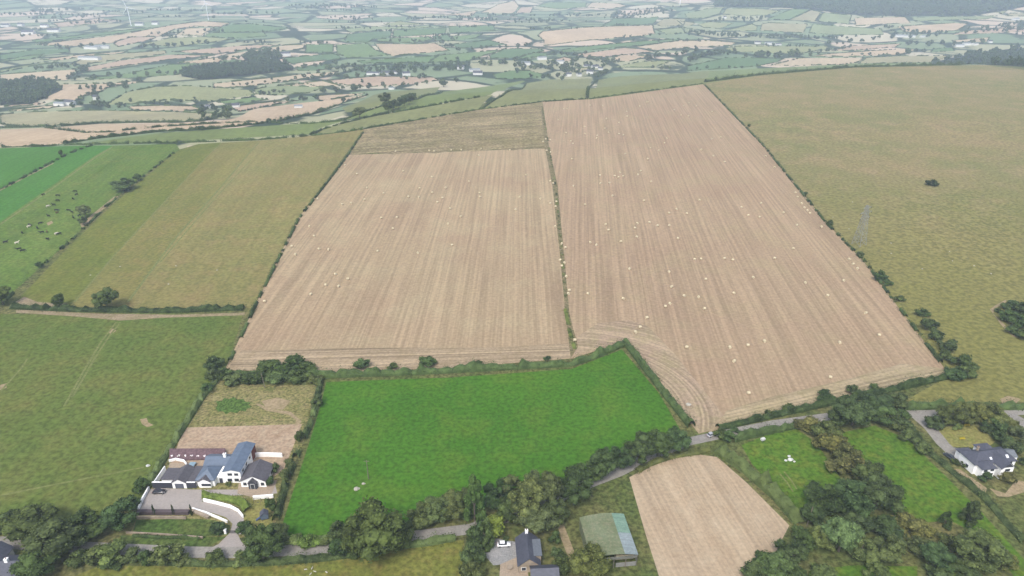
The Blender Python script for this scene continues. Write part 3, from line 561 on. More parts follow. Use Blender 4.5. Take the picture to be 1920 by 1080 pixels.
cluster('dark leafy tree', 'in the thicket between the two paddocks', 'big', [(1545,968,76,60), (1594,972,78,74), (1640,962,76,76), (1622,912,54,48), (1604,1004,56,44), (1520,986,46,42)], (0.68, 0.76, 0.72))
cluster('scrubby tree', 'along the bottom right edge', 'big', [(1478,1062,58,48,DK), (1446,1082,56,42,MD), (1572,1044,72,72,GY), (1612,1056,56,50,GY), (1662,1056,58,52,BR), (1750,1066,58,50,DK), (1832,1070,96,72,MD), (1880,1066,44,34,BR), (1535,1035,56,50,BR), (1800,1094,60,40,DK), (1500,1035,46,44,DK)], MD)
cluster('bush', 'along the bottom right edge', 'bush', [(1425,1062,40,32,MD), (1410,1090,50,36,DK), (1480,1090,60,34,MD), (1700,1000,60,34,BR), (1730,1006,46,30,BR), (1640,1085,50,30,MD), (1540,1090,50,30,GY), (1760,1092,46,26,MD), (1660,1010,60,40,DK), (1720,1040,50,34,MD), (1780,1030,40,30,BR)], MD)
cluster('dark conifer', 'standing in the right paddock', 'conifer', [(1770,990,28,36), (1815,988,46,56)], DK)
cluster('dense tree', 'on the lane below the bottom right hedge', 'big', [(1598,806,78,58), (1572,800,44,34), (1640,778,60,42), (1678,768,46,34), (1656,800,56,36)], (0.8, 0.86, 0.82))
cluster('shrub', 'in the bank between the right paddock and the drive', 'bush', [(1668,802,50,36), (1688,812,42,30), (1702,828,36,26), (1730,852,36,24), (1690,788,36,24), (1650,790,44,34)], (0.9, 0.95, 0.88))
cluster('brown tinged tree', 'screening the right white house from the road', 'big', [(1778,800,50,44), (1806,798,46,46), (1830,798,48,46), (1856,800,46,44)], BR)
cluster('garden bush', 'around the right white house', 'bush', [(1748,806,32,32,MD), (1862,812,44,34,DK), (1876,834,32,30,DK), (1896,852,36,30,DK), (1846,812,22,18,DK), (1843,902,30,22,DK), (1808,876,16,14,DK), (1790,872,16,14,DK), (1906,820,30,24,MD), (1886,904,36,26,BR), (1912,840,26,22,MD), (1918,872,22,18,DK), (1794,806,22,16,GY)], MD)
cluster('dark gorse bush', 'in the thicket at the right edge', 'bush', [(1895,582,34,22), (1916,590,36,28), (1890,606,42,28), (1915,618,40,34), (1898,628,30,22), (1922,640,34,30), (1872,588,18,12)], (0.78, 0.88, 0.8))
cluster('bush', 'on the right boundary hedge of the stubble', 'bush', [(1648,528,24,24), (1663,536,18,14), (1686,566,20,16), (1728,594,26,18), (1742,622,34,30), (1754,640,30,26), (1776,662,36,32), (1800,690,40,34), (1812,708,42,34), (1768,676,30,24), (1790,715,40,28), (1556,424,12,14), (1510,366,8,8), (1612,482,14,12), (1404,238,7,7)], DK)
cluster('round tree', 'on the hedge below the striped pasture', 'big', [(202,584,44,46), (112,578,24,28), (6,574,36,40)], (0.85, 0.95, 0.8))
cluster('small tree', 'on the bank beside the cattle pasture', 'big', [(232,360,40,26,GY), (258,341,16,16,DK), (161,408,24,26,GY), (157,422,18,16,DK), (76,504,14,14,DK), (115,293,9,12,DK)], MD)
cluster('bush', 'at the bottom left corner of the stubble', 'bush', [(402,696,36,32,DK), (418,712,32,26,GY), (404,716,30,30,DK), (388,738,24,22,DK), (440,722,40,24,MD), (475,722,40,22,DK), (520,722,44,22,MD), (560,720,44,22,DK), (592,722,30,20,MD)], MD)
cluster('bush', 'on the hedge along the bottom of the left stubble', 'bush', [(505,700,44,24), (548,698,50,26), (578,698,34,18), (680,692,32,16), (802,690,36,20), (735,694,24,10), (898,684,14,10), (1026,676,14,10)], DK)
cluster('bush', 'on the hedge beside the lane junction', 'bush', [(1545,752,34,22), (1478,775,28,18), (1440,782,20,14), (1600,742,32,18), (1640,735,24,16), (1378,812,22,14), (1348,822,26,22), (1362,828,30,24)], DK)
cluster('shrub', 'around the building plot', 'bush', [(564,830,18,28,DK), (596,762,24,26,MD), (545,880,20,24,MD), (516,888,20,22,DK), (508,912,18,22,DK), (535,905,20,30,MD), (428,912,12,10,LT), (460,1000,32,28,DK), (410,1004,30,30,DK), (508,960,22,30,DK), (512,1000,30,24,DK)], MD)
cluster('dark gorse bush', 'alone in the dry pasture', 'bush', [(1746,349,22,13)], (0.5, 0.55, 0.5))
cluster('round tree', 'in the curved dark row beyond the left stubble', 'big', [(728,210,20,20), (738,207,20,20), (748,204,20,21), (758,199,20,21), (767,196,20,21), (774,191,16,18)], (0.62, 0.72, 0.66))
cluster('small tree', 'on the slope beyond the left stubble', 'big', [(722,196,24,22,DK), (674,222,22,22,MD), (832,164,18,16,DK), (856,155,10,10,DK), (645,192,10,9,DK), (603,211,16,9,DK), (505,230,10,9,DK), (379,245,16,10,DK)], DK)

def hedge(pts, w, h, label, leaf=0.55, dn=16, gap=0.0, tint=MD, cat='hedge', name='hedge', world=None, wild=0.75):
    if world is None:
        fine = []
        for (xa_, ya_), (xb_, yb_) in zip(pts, pts[1:]):
            k_ = max(1, int(math.hypot(xb_ - xa_, yb_ - ya_) / 30)); fine += [(xa_ + (xb_ - xa_) * i / k_, ya_ + (yb_ - ya_) * i / k_) for i in range(k_)]
        pts = fine + [pts[-1]]
    P = world or [gp(*p) for p in pts]; A = np.array([(p[0], p[1]) for p in P]); seg = np.hypot(*(A[1:] - A[:-1]).T); cum = np.concatenate([[0], np.cumsum(seg)]); L = cum[-1]
    n = max(12, int(L * dn)); t = RNG.uniform(0, L, n)
    kx = np.arange(0, L + 8, max(2.2, leaf * 3.5)); prof = RNG.uniform(1 - wild, 1 + wild, len(kx)) ; spik = RNG.random(len(kx)) < 0.10; prof[spik] += wild * 0.9
    gp_ = RNG.random(len(kx)); 
    if gap: 
        keep = np.interp(t, kx, gp_) > gap; t = t[keep]; n = len(t)
    th = RNG.uniform(-0.1, math.pi + 0.1, n); hp = h * np.interp(t, kx, prof); wp = w * 0.5 * np.interp(t, kx + 1.1, 0.6 + 0.4 * prof); q = RNG.uniform(0.65, 1.22, n)
    off = np.cos(th) * wp * q; zz = np.maximum(np.sin(th), 0) ** 0.8 * hp * q
    x = np.interp(t, cum, A[:, 0]); y = np.interp(t, cum, A[:, 1]); k = np.clip(np.searchsorted(cum, t) - 1, 0, len(seg) - 1)
    d = (A[1:] - A[:-1])[k] / seg[k][:, None]; nx, ny = -d[:, 1], d[:, 0]
    x = x + nx * off; y = y + ny * off; z = height(x, y) + zz - 0.1
    N = np.stack([nx * np.cos(th), ny * np.cos(th), np.sin(th) + 0.2], 1) + RNG.normal(size=(n, 3)) * 0.4
    me = mesh_np(name, leaf_quads(np.stack([x, y, z], 1), N, leaf)) 
    # solid heart of the hedge
    ts = np.arange(0, L, max(2.0, leaf * 3)); c = MB(); prev = None
    for tt in ts:
        if gap and np.interp(tt, kx, gp_) < gap + 0.03: prev = None; continue
        kk = min(max(int(np.searchsorted(cum, tt)) - 1, 0), len(seg) - 1); dd = (A[kk + 1] - A[kk]) / seg[kk]; bx, by = np.interp(tt, cum, A[:, 0]), np.interp(tt, cum, A[:, 1]); hh = h * np.interp(tt, kx, prof) * 0.72; bz = hz(bx, by)
        ww = w * 0.34; ring = [(bx - dd[1] * ww * e, by + dd[0] * ww * e, bz + hh * f) for e, f in ((-1, -0.15), (-0.95, 0.5), (-0.45, 1), (0.45, 1), (0.95, 0.5), (1, -0.15))]
        base = len(c.v); c.v += ring
        if prev is not None:
            for i in range(5): c.f.append((prev + i, base + i, base + i + 1, prev + i + 1)); c.mi.append(0)
        prev = base
    if c.f:
        cm = c.mesh(name + '_heart', LEAF); bm = bmesh.new(); bm.from_mesh(me); bm.from_mesh(cm); bm.to_mesh(me); bm.free(); bpy.data.meshes.remove(cm)
    me.materials.append(LEAF)
    o = link(name, me); o.color = (*tint, 1)
    if label: tag(o, label, cat)
    return o
HEDGES = [
 ([(425,702),(500,703),(620,706),(840,697),(1072,684),(1120,668),(1172,645)], 5, 3.0, 'dark hedge along the bottom edge of the left stubble field', 0, DK),
 ([(1172,642),(1205,685),(1240,730),(1300,806)], 5, 2.8, 'dark hedge between the right stubble field and the bright green field', 0, DK),
 ([(1322,160),(1430,272),(1552,422),(1622,492),(1692,586),(1780,702)], 2.4, 1.6, 'long hedge between the right stubble field and the dry pasture', 0.28, DK),
 ([(1345,804),(1450,780),(1560,756),(1680,730),(1782,706)], 4.5, 2.8, 'hedge along the bottom right edge of the stubble, above the lane', 0, DK),
 ([(425,690),(490,550),(560,411),(645,302),(682,246)], 2.4, 1.6, 'hedge between the left stubble field and the striped pasture', 0.2, DK),
 ([(682,242),(895,206),(1017,191),(1110,185),(1318,157)], 2.4, 1.6, 'thin hedge along the far edge of the stubble fields', 0.15, DK),
 ([(22,577),(110,581),(200,583),(330,584),(462,579)], 5.5, 3.0, 'thick dark hedge below the striped pasture with trees in it', 0, DK),
 ([(0,574),(70,507),(130,455),(200,387),(270,330),(335,281)], 2.6, 1.8, 'broken hedge on a dry bank below the cattle pasture', 0.42, DK),
 ([(-20,367),(60,325),(130,288),(175,272)], 2.6, 1.8, 'sparse hedge between the two bright green strips', 0.3, DK),
 ([(0,277),(120,272),(180,271),(330,268),(480,263),(590,254),(682,243)], 3.2, 2.4, 'hedge along the far side of the striped pasture', 0.12, DK),
 ([(120,270),(180,260),(300,247),(440,238),(520,228),(595,212),(645,193),(690,178)], 4, 3.2, 'long curving hedge on the near edge of the tan field', 0.05, DK),
 ([(-20,241),(100,238),(190,231),(300,230),(375,228),(408,222)], 4, 3.2, 'hedge between the long pale field and the tan field', 0.05, DK),
 ([(85,240),(160,249),(200,248),(300,238),(400,232),(480,228)], 3, 2.4, 'thin hedge crossing the middle of the tan field', 0.2, DK),
 ([(580,254),(605,243),(645,231),(700,218),(790,202),(855,190),(900,182)], 3, 2.4, 'hedge on the slope just beyond the left corner of the stubble', 0.25, DK),
 ([(500,230),(580,233),(640,227),(690,208),(720,198),(785,186),(830,172)], 3, 2.4, 'hedge passing under the curved dark tree row', 0.1, DK),
 ([(907,202),(942,180),(987,155)], 3, 2.2, 'dark hedge running up the hill field behind the fallow strip', 0, DK),
 ([(1101,184),(1104,164),(1120,150)], 4, 2.6, 'dark hedge running up the hill behind the right stubble field', 0, DK),
 ([(1322,154),(1430,140),(1600,126),(1700,123.5),(1760,122),(1835,121)], 5, 4.2, 'long dark hedge along the top of the dry pasture', 0.0, (0.55, 0.62, 0.5)),
 ([(413,705),(380,745),(345,800),(305,865),(275,918)], 4, 2.6, 'hedge between the lower pasture and the building plot', 0, MD),
 ([(600,722),(585,790),(562,840),(537,905),(515,985)], 3.6, 2.4, 'hedge between the building plot and the bright green field', 0.15, MD),
 ([(265,1051),(330,1056),(400,1059),(520,1055),(600,1049),(690,1037)], 3.4, 1.8, 'clipped hedge on the near side of the lane below the driveway', 0, MD),
 ([(760,1024),(800,1020),(855,1010)], 3.2, 1.8, 'short clipped hedge between the lane and the olive field', 0, MD),
 ([(530,1016),(620,1014),(680,1002),(760,986),(880,962)], 3.6, 2.2, 'hedge along the bottom edge of the bright green field', 0, MD),
 ([(1346,846),(1400,882),(1460,935),(1505,988)], 7, 4.0, 'broad dark hedge on the right side of the corn field', 0, (0.95, 0.92, 0.85)),
 ([(1180,893),(1215,872),(1260,856),(1330,846)], 3.5, 1.6, 'low hedge along the top of the corn field', 0.1, BR),
 ([(1374,826),(1425,814),(1490,800)], 4.2, 3.0, 'dark hedge between the lane and the left paddock', 0, DK),
 ([(1692,765),(1760,763),(1830,765),(1925,764)], 5.5, 3.2, 'dark hedge above the road junction on the right', 0, DK),
 ([(1706,800),(1736,843),(1784,884),(1846,934),(1926,1024)], 4.2, 1.9, 'hedge between the right paddock and the white house garden', 0, MD),
 ([(382,931),(405,931),(432,936),(456,946),(468,962)], 4.2, 2.2, 'yellow green hedge curving beside the driveway', 0, YG),
 ([(884,1012),(878,1045),(880,1095)], 4.5, 2.8, 'dark hedge on the left side of the gravel yard', 0, MD),
 ([(1850,770),(1880,782),(1910,800)], 3.5, 2.0, 'brown hedge by the second drive at the right edge', 0, BR),
 ([(250,1005),(330,1008),(384,1009)], 1.6, 0.8, 'low hedge along the lawn below the courtyard', 0, DK)]
for pts, w, h, label, gap, tint in HEDGES:
    r = max(ppm(gp(*p)) for p in pts[:1] + pts[-1:]); leaf = min(2.0, max(0.45, 1.6 / r)); hedge(pts, w, h, label, leaf, 9.5 / leaf, gap, tint)
structure(tag(hedge([(1016,198),(1030,278),(1042,350),(1054,480),(1063,585)], 2.4, 0.45, None, 0.55, 2.2, 0.5, BR, name='weed_strip', wild=0.7), 'brown weedy strip between the two stubble fields', 'weeds'), 'stuff')
o = hedge([(1060,580),(1068,620),(1078,655)], 3.0, 0.45, None, 0.5, 6, 0.15, (1.3, 1.15, 0.8), name='weed_patch', wild=0.6); structure(tag(o, 'green weedy wedge at the foot of the strip between stubble fields', 'weeds'), 'stuff')
# hedges round the valley fields
shape_word = lambda poly: (lambda w, h: 'long' if w > h * 9 else 'broad' if w > 130 else 'small' if w < 70 else 'slanting')(max(p[0] for p in poly) - min(p[0] for p in poly), max(p[1] for p in poly) - min(p[1] for p in poly))
for kind, poly, wp in FARREG:
    if kind in 'PD': continue
    d = math.hypot(*wp[0]); cx, cy = sum(p[0] for p in poly) / len(poly), sum(p[1] for p in poly) / len(poly)
    leaf = min(4.0, max(1.4, d / 1100)); hh = 4.0 if d < 3500 else 5
    if d > 5200: continue
    o = hedge(None, 4.5, hh * 0.7, None, leaf, 1.4 / leaf, 0.28, (0.7, 0.78, 0.72), world=wp + [wp[0]], wild=0.7)
    later(o, f'hedge round {shape_word(poly)} {dict(S="tan", G="green", L="pale")[kind]} field', 'hedge', cx, cy, 'hedges round the valley fields')
# trees standing along the valley hedges and lanes
BELTS = [([(130,201),(165,196),(230,201)], 11, 11), ([(150,190),(175,181),(197,166),(240,158),(278,152)], 13, 12), ([(165,149),(230,143),(330,141)], 11, 11), ([(205,197),(260,197),(310,193),(385,188)], 11, 9),
 ([(135,146),(160,126)], 5, 13), ([(60,130),(100,128),(150,124)], 9, 12), ([(250,91),(330,87),(395,81)], 10, 14), ([(70,86),(135,91),(200,86)], 8, 14), ([(378,222),(392,223)], 2, 17), ([(405,222),(432,222)], 4, 17), ([(398,206),(428,208)], 4, 13),
 ([(560,127),(640,119)], 7, 12), ([(600,136),(650,126),(680,136)], 10, 14), ([(642,147),(720,143),(800,146)], 12, 12), ([(665,128),(760,130),(865,131)], 13, 13), ([(830,124),(900,122),(965,117)], 12, 15), ([(860,95),(960,90),(1005,84)], 10, 13),
 ([(812,76),(850,92)], 5, 13), ([(960,133),(1010,130),(1065,127)], 9, 13), ([(1040,105),(1100,101)], 6, 11), ([(1090,110),(1130,114),(1165,120)], 8, 13), ([(1205,114),(1270,103),(1312,95)], 12, 17), ([(990,146),(1050,147),(1110,145),(1150,140)], 12, 13),
 ([(1225,131),(1262,128)], 4, 11), ([(1282,118),(1320,109),(1378,101)], 11, 19), ([(1395,106),(1425,108),(1465,107),(1505,105)], 9, 19), ([(1515,105),(1560,97),(1590,88)], 7, 12), ([(1550,85),(1610,78),(1668,70)], 9, 14), ([(1690,86),(1740,83),(1790,86),(1840,79)], 12, 16), ([(1692,101),(1705,101),(1730,101),(1742,101)], 4, 16),
 ([(410,163),(500,152),(590,145)], 11, 8), ([(480,180),(535,173)], 6, 9), ([(600,172),(640,170),(690,167)], 9, 13), ([(522,190),(560,189),(605,186)], 7, 11), ([(1150,72),(1260,66),(1280,64)], 5, 12), ([(690,170),(760,161),(830,153)], 7, 9), ([(570,148),(640,141)], 5, 12), ([(1290,131),(1360,127),(1430,124)], 6, 8), ([(1600,105),(1680,101)], 6, 8)]
vt = 0
for pts, n, hm in BELTS:
    P = [gp(*p) for p in pts]; cum = [0]
    for a, b in zip(P, P[1:]): cum.append(cum[-1] + (b - a).length)
    mid = pts[len(pts) // 2]; wgt, lm = where(*mid)
    for i in range(n):
        t = cum[-1] * min(1, max(0, (i + random.uniform(0.15, 0.85)) / n)); k = max(j for j in range(len(cum) - 1) if cum[j] <= t); f = (t - cum[k]) / max(1e-6, cum[k + 1] - cum[k])
        px, py = pts[k][0] + (pts[k + 1][0] - pts[k][0]) * f, pts[k][1] + (pts[k + 1][1] - pts[k][1]) * f
        q = P[k].lerp(P[k + 1], f); x, y = q.x + random.gauss(0, 5), q.y + random.gauss(0, 14); z = hz(x, y); h = hm * random.uniform(0.7, 1.15); w = h * random.uniform(0.8, 1.35)
        o = link('valley_tree', random.choice(CR['far']), None, (x, y, z - 0.3)); o.scale = (w, w, h); o.rotation_euler.z = random.uniform(0, 6.28); o.color = tinted(random.choice([DK, (0.62, 0.7, 0.66), MD]))
        later(o, random.choice(['dark round tree', 'dark tree']) if hm < 15 else 'tall dark tree', 'tree', px, py, 'trees along the valley hedges'); vt += 1
# woods that read as one mass, and the far scatter of trees
def wood(name, polys, n, hm, lab, tint, kind='far', spread=0.9, clump=0):
    src = [np.array([v.co for v in m.vertices]) for m in CR[kind]]; fc = [[tuple(p.vertices) for p in m.polygons] for m in CR[kind]]
    V, F, o0, cnt = [], [], 0, 0
    tot = sum(abs(sum(a[0] * b[1] - b[0] * a[1] for a, b in zip(p, p[1:] + p[:1]))) for p in polys)
    for poly in polys:
        pa = np.array(poly); ar = abs(sum(a[0] * b[1] - b[0] * a[1] for a, b in zip(poly, poly[1:] + poly[:1]))); lo, hi = pa.min(0), pa.max(0); k = 0
        while k < n * ar / tot:
            if clump and cnt % clump: x, y = x0_ + RNG.normal() * 55, y0_ + RNG.normal() * 11
            else: x, y = RNG.uniform(lo, hi); x0_, y0_ = x, y
            cnt += 1; ins = False
            for (x0, y0), (x1, y1) in zip(poly, poly[1:] + poly[:1]):
                if (y0 > y) != (y1 > y) and x < (x1 - x0) * (y - y0) / (y1 - y0) + x0: ins = not ins
            k += 1 if ins else 0.02
            if not ins: continue
            j = RNG.integers(len(src)); h = hm * RNG.uniform(0.75, 1.2); w = h * RNG.uniform(spread * 0.8, spread * 1.2); a = RNG.uniform(0, 6.28); c, s = math.cos(a), math.sin(a)
            q = src[j] * (w, w, h); q = np.stack([q[:, 0] * c - q[:, 1] * s + x, q[:, 0] * s + q[:, 1] * c + y, q[:, 2] + hz(x, y) - 0.4], 1)
            V.append(q); F += [tuple(i + o0 for i in f) for f in fc[j]]; o0 += len(q)
    me = bpy.data.meshes.new(name); me.from_pydata(np.concatenate(V).tolist(), [], F); me.materials.append(LEAF); o = link(name, me); o.color = (*tint, 1); structure(o, 'stuff'); o['label'] = lab; return o
DW = [wp for k, _, wp in FARREG if k == 'D']
wood('pine_wood', [DW[0]], 420, 14, 'dark block of pine wood in the valley', (0.45, 0.55, 0.55)); wood('valley_wood', [DW[1], DW[2]], 330, 14, 'dark woods in the valley on the left', (0.6, 0.7, 0.66))
wood('hill_forest', [DW[3]], 1500, 22, 'forest covering the far hill on the right', (0.6, 0.7, 0.68)); wood('edge_pine_wood', [DW[4]], 420, 17, 'dark pine wood at the right edge beyond the dry pasture', (0.5, 0.62, 0.52), spread=0.7)
SC = [tuple(gp(*p).xy) for p in [(0,205),(0,30),(640,30),(1300,30),(1920,30),(1920,75),(1500,100),(1100,138),(800,150),(500,160),(250,195)]]
SC2 = [tuple(gp(*p).xy) for p in [(0,68),(0,38),(240,48),(330,36),(560,36),(640,40),(900,40),(1280,28),(1280,8),(1000,30),(640,8),(0,20)]]
SC3 = [[tuple(gp(*p).xy) for p in q] for q in ([(1700,62),(1790,60),(1920,40),(1920,58),(1800,66),(1700,74)], [(1290,60),(1500,68),(1640,70),(1520,74),(1290,68)], [(1340,34),(1440,32),(1420,42),(1330,40)], [(1100,140),(1150,118),(1140,112),(1090,110),(1040,120),(980,118),(960,128),(1050,135)], [(640,140),(800,140),(900,128),(860,120),(640,128)], [(1690,72),(1730,60),(1690,52),(1655,52)])]
wood('scattered_trees', [SC], 380, 10, 'scattered trees over the valley farmland', (0.62, 0.72, 0.68), clump=9); wood('far_tree_lines', [SC2], 420, 12, 'hazy trees in the far plain', (0.62, 0.72, 0.7), clump=12); wood('valley_copses', SC3, 300, 12, 'copses among the valley farms', (0.65, 0.74, 0.68))
# ------------------------------------------------------------------ straw bales
def bale_mesh(seed):
    random.seed(seed); b = MB(); k, rg = 14, 5; v = []
    for i in range(rg):
        x = -0.75 + 1.5 * i / (rg - 1); r0 = 0.80 if 0 < i < rg - 1 else 0.74
        for j in range(k):
            a = 6.2832 * j / k; r = r0 * random.uniform(0.97, 1.03); z = r * math.sin(a) * 0.97 + 0.75; v.append((x * random.uniform(0.98, 1.02), r * math.cos(a), max(z, 0.02)))
    f = [(i * k + j, i * k + (j + 1) % k, (i + 1) * k + (j + 1) % k, (i + 1) * k + j) for i in range(rg - 1) for j in range(k)]
    f += [tuple(range(k))[::-1], tuple(range((rg - 1) * k, rg * k))]; b.add(v, f); me = b.mesh('straw_bale', STRAW); return me
BALES = [bale_mesh(s) for s in range(4)]
def zz(x0, y0, s, pts): return [(x0 + a / s, y0 + b / s) for a, b in pts]
BP = zz(640, 360, 3, [(130,47),(237,12),(55,67),(5,73),(378,30),(436,32),(512,7),(568,37),(540,62),(778,10),(780,32),(1002,33),(1120,42),(612,97),(672,142),(980,103),(224,150),(313,147),(600,182),(290,210),(622,303),(205,337),(430,348),(37,494),
 (1175,68),(1210,58),(1205,85),(1203,198),(1240,295),(1260,317),(1230,388),(1255,403),(1240,420),(1265,480),(1282,558),(1277,577),(1313,838),(1525,25),(1702,53),(1370,75),(1885,100),(1843,122),(1487,187),(1502,218),(1665,180),(1652,207),(1732,175),(1778,193),(1845,193),(1662,257),(1572,283),(1400,288),(1434,302),(1893,265),(1620,437),(1843,453),(1857,538),(1387,577),(1585,605),(1847,633),(1822,648),(1718,712),(1680,765),(1655,793)])
BP += zz(1280, 360, 3, [(95,50),(22,125),(330,90),(368,135),(432,145),(440,67),(566,120),(642,190),(620,323),(517,377),(67,383),(102,381),(234,378),(281,386),(129,495),(396,485),(689,515),(905,503),(815,587),(288,574),(8,589),(89,596),(122,661),(1029,686),(460,844),(366,867),(265,879),(23,878),(883,853),(1104,810),(289,957),(830,1048),(633,8),(645,32),(668,68),(684,92),(701,107),(715,123),(780,200),(936,382),(958,410),(982,435)])
BP += zz(640, 0, 3, [(522,852),(495,850),(618,847),(675,847),(948,847),(773,878),(348,966),(510,1000),(717,1025),(1040,988),(587,1060),(440,1063),(87,982),(145,1060),(305,854),(785,840),(20,932),(1270,615),(1250,617),(1400,595),(1470,600),(1678,600),(1725,577),(1716,578),(1220,678),(1368,715),(1262,750),(1490,670),(1562,692),(1483,725),(1605,630),(1608,657),(1372,755),(1440,765),(1436,779),(1503,748),(1562,757),(1585,763),(1175,790),(1150,785),(1135,800),(1155,850),(1177,858),(1290,797),(1303,810),(1297,898),(1830,782),(1817,808),(1738,838),(1785,850),(1597,868),(1723,897),(1872,620),(1910,650),(1455,990),(1567,975),(1537,993),(1558,1000),(1585,995),(1683,965),(1668,985),(1457,1035),(1507,1033),(1742,1025),(1305,1050),(1175,1022),(1192,1035)])
BP += zz(1280, 0, 3, [(35,582),(5,598),(77,600),(33,655),(162,783),(213,775),(105,845),(172,880),(235,914),(165,630),(466,882),(516,945)]) + zz(0, 360, 3, [(1740,198),(1767,252),(1662,356),(1795,325),(1848,328),(1887,467),(1832,527),(1905,535),(1748,580),(1489,620),(1641,310),(1786,42)]) + zz(1240, 720, 4.8, [(783,90)])
def bale_zone(p):
    x, y = p; side = 'left' if x < 1020 + (y - 205) * 0.12 else 'right'
    lim = [300, 350, 400, 480] if side == 'left' else [215, 255, 300, 345, 390, 430, 480, 560]
    k = sum(y > v for v in lim); names = ['topmost', 'upper', 'middle', 'lower', 'bottom'] if side == 'left' else ['topmost', 'second', 'third', 'fourth', 'fifth', 'sixth', 'seventh', 'eighth', 'bottom']
    return side, names[k]
zones = {}
for p in BP: zones.setdefault(bale_zone(p), []).append(p)
for (side, band), ps in zones.items():
    for i, p in enumerate(sorted(ps)):
        q = gp(*p); o = link('straw_bale', random.choice(BALES), None, (q.x, q.y, q.z)); o.rotation_euler.z = random.uniform(0, 3.14); o.scale = (0.9, 0.9, 0.92)
        tag(o, f'round straw bale, {ORD[i]} from left in the {band} band of the {side} stubble field', 'straw bale', f'round bales scattered over the {side} stubble field')
# ------------------------------------------------------------------ cattle and sheep, each one skinned body
def skinned(name, nodes, edges, mats, sub=1):
    me = bpy.data.meshes.new(name); me.from_pydata([n[0] for n in nodes], edges, []); o = link(name, me)
    o.modifiers.new('s', 'SKIN'); 
    for i, n in enumerate(nodes): me.skin_vertices[0].data[i].radius = n[1]; me.skin_vertices[0].data[i].use_root = i == 0
    o.modifiers.new('d', 'SUBSURF').levels = sub
    dg = bpy.context.evaluated_depsgraph_get(); out = bpy.data.meshes.new_from_object(o.evaluated_get(dg)); bpy.data.objects.remove(o); bpy.data.meshes.remove(me)
    out.name = name; out.materials.clear(); out.materials.append(mats); return out
def beast(name, mat, graze, s=1.0, wool=1.0):
    hd = [((1.25, 0, 1.05), (0.13, 0.17)), ((1.55, 0, 0.55), (0.10, 0.11)), ((1.78, 0, 0.22), (0.07, 0.08))] if graze else [((1.25, 0, 1.32), (0.14, 0.18)), ((1.5, 0, 1.62), (0.13, 0.13)), ((1.85, 0, 1.5), (0.08, 0.09))]
    nodes = [((0, 0, 0.98), (0.36 * wool, 0.38 * wool)), ((0.55, 0, 1.0), (0.34 * wool, 0.40 * wool)), ((0.95, 0, 1.05), (0.24 * wool, 0.32 * wool))] + hd + [((-0.5, 0, 1.02), (0.34 * wool, 0.34 * wool)), ((-0.9, 0, 1.08), (0.22 * wool, 0.24 * wool)), ((-1.02, 0, 0.6), (0.03, 0.03))]
    edges = [(0, 1), (1, 2), (2, 3), (3, 4), (4, 5), (0, 6), (6, 7), (7, 8)]
    for at, x, sy in ((2, 0.78, 1), (2, 0.78, -1)):
        i = len(nodes); nodes += [((x, 0.22 * sy, 0.78), (0.13, 0.13)), ((x + 0.03, 0.23 * sy, 0.42), (0.08, 0.08)), ((x, 0.23 * sy, 0.03), (0.06, 0.06))]; edges += [(1, i), (i, i + 1), (i + 1, i + 2)]
    for sy in (1, -1):
        i = len(nodes); nodes += [((-0.72, 0.22 * sy, 0.80), (0.16, 0.17)), ((-0.66, 0.23 * sy, 0.56), (0.10, 0.10)), ((-0.86, 0.23 * sy, 0.40), (0.07, 0.07)), ((-0.80, 0.23 * sy, 0.03), (0.06, 0.06))]; edges += [(6, i), (i, i + 1), (i + 1, i + 2), (i + 2, i + 3)]
    h = 4
    for sy in (1, -1):
        i = len(nodes); q = nodes[h][0]; nodes.append(((q[0] - 0.12, 0.22 * sy, q[2] + 0.08), (0.04, 0.05))); edges.append((h, i))
    nodes = [(tuple(c * s for c in p), tuple(r * s for r in rd)) for p, rd in nodes]
    return skinned(name, nodes, edges, mat)
BLACK = plain('black_hide', (0.012, 0.011, 0.011, 1), 0.7, 0.2); CREAM = plain('cream_hide', (0.62, 0.55, 0.45, 1), 0.8, 0.1); BROWN = plain('brown_hide', (0.10, 0.05, 0.03, 1), 0.8, 0.1); WOOL = plain('wool', (0.44, 0.42, 0.36, 1), 0.95, 0.05)
COWS = {('black', g): beast('cow', BLACK, g, 1.3) for g in (True, False)}; COWS.update({('cream', g): beast('cow', CREAM, g, 1.2) for g in (True, False)}); COWS.update({('brown', g): beast('cow', BROWN, g, 1.1) for g in (True, False)})
SHEEP = {g: beast('sheep', WOOL, g, 0.62, 1.25) for g in (True, False)}
CP = zz(0, 360, 3, [(245,20),(328,25),(425,2),(430,20),(412,43),(327,53),(305,77),(318,108),(322,122),(387,108),(406,118),(447,138),(415,150),(275,140),(228,182),(167,190),(211,207),(126,235),(238,233),(265,229),(336,241),(268,271),(32,288),(110,327),(128,337)])
WP = zz(0, 360, 3, [(270,85),(162,200),(318,240),(95,292)])
for col, ps in (('black', CP), ('cream', WP)):
    for i, p in enumerate(sorted(ps)):
        g = random.random() < 0.7; c = 'brown' if col == 'black' and i in (9, 14) else col
        o = link('cow', COWS[(c, g)], None, gp(*p)); o.rotation_euler.z = random.uniform(0, 6.28)
        tag(o, f'{c if c != "brown" else "dark brown"} cow {"grazing" if g else "standing"} in the left pasture, {ORD[i]} {"dark" if col == "black" else "pale"} cow from left', 'cow', 'cattle in the left pasture')
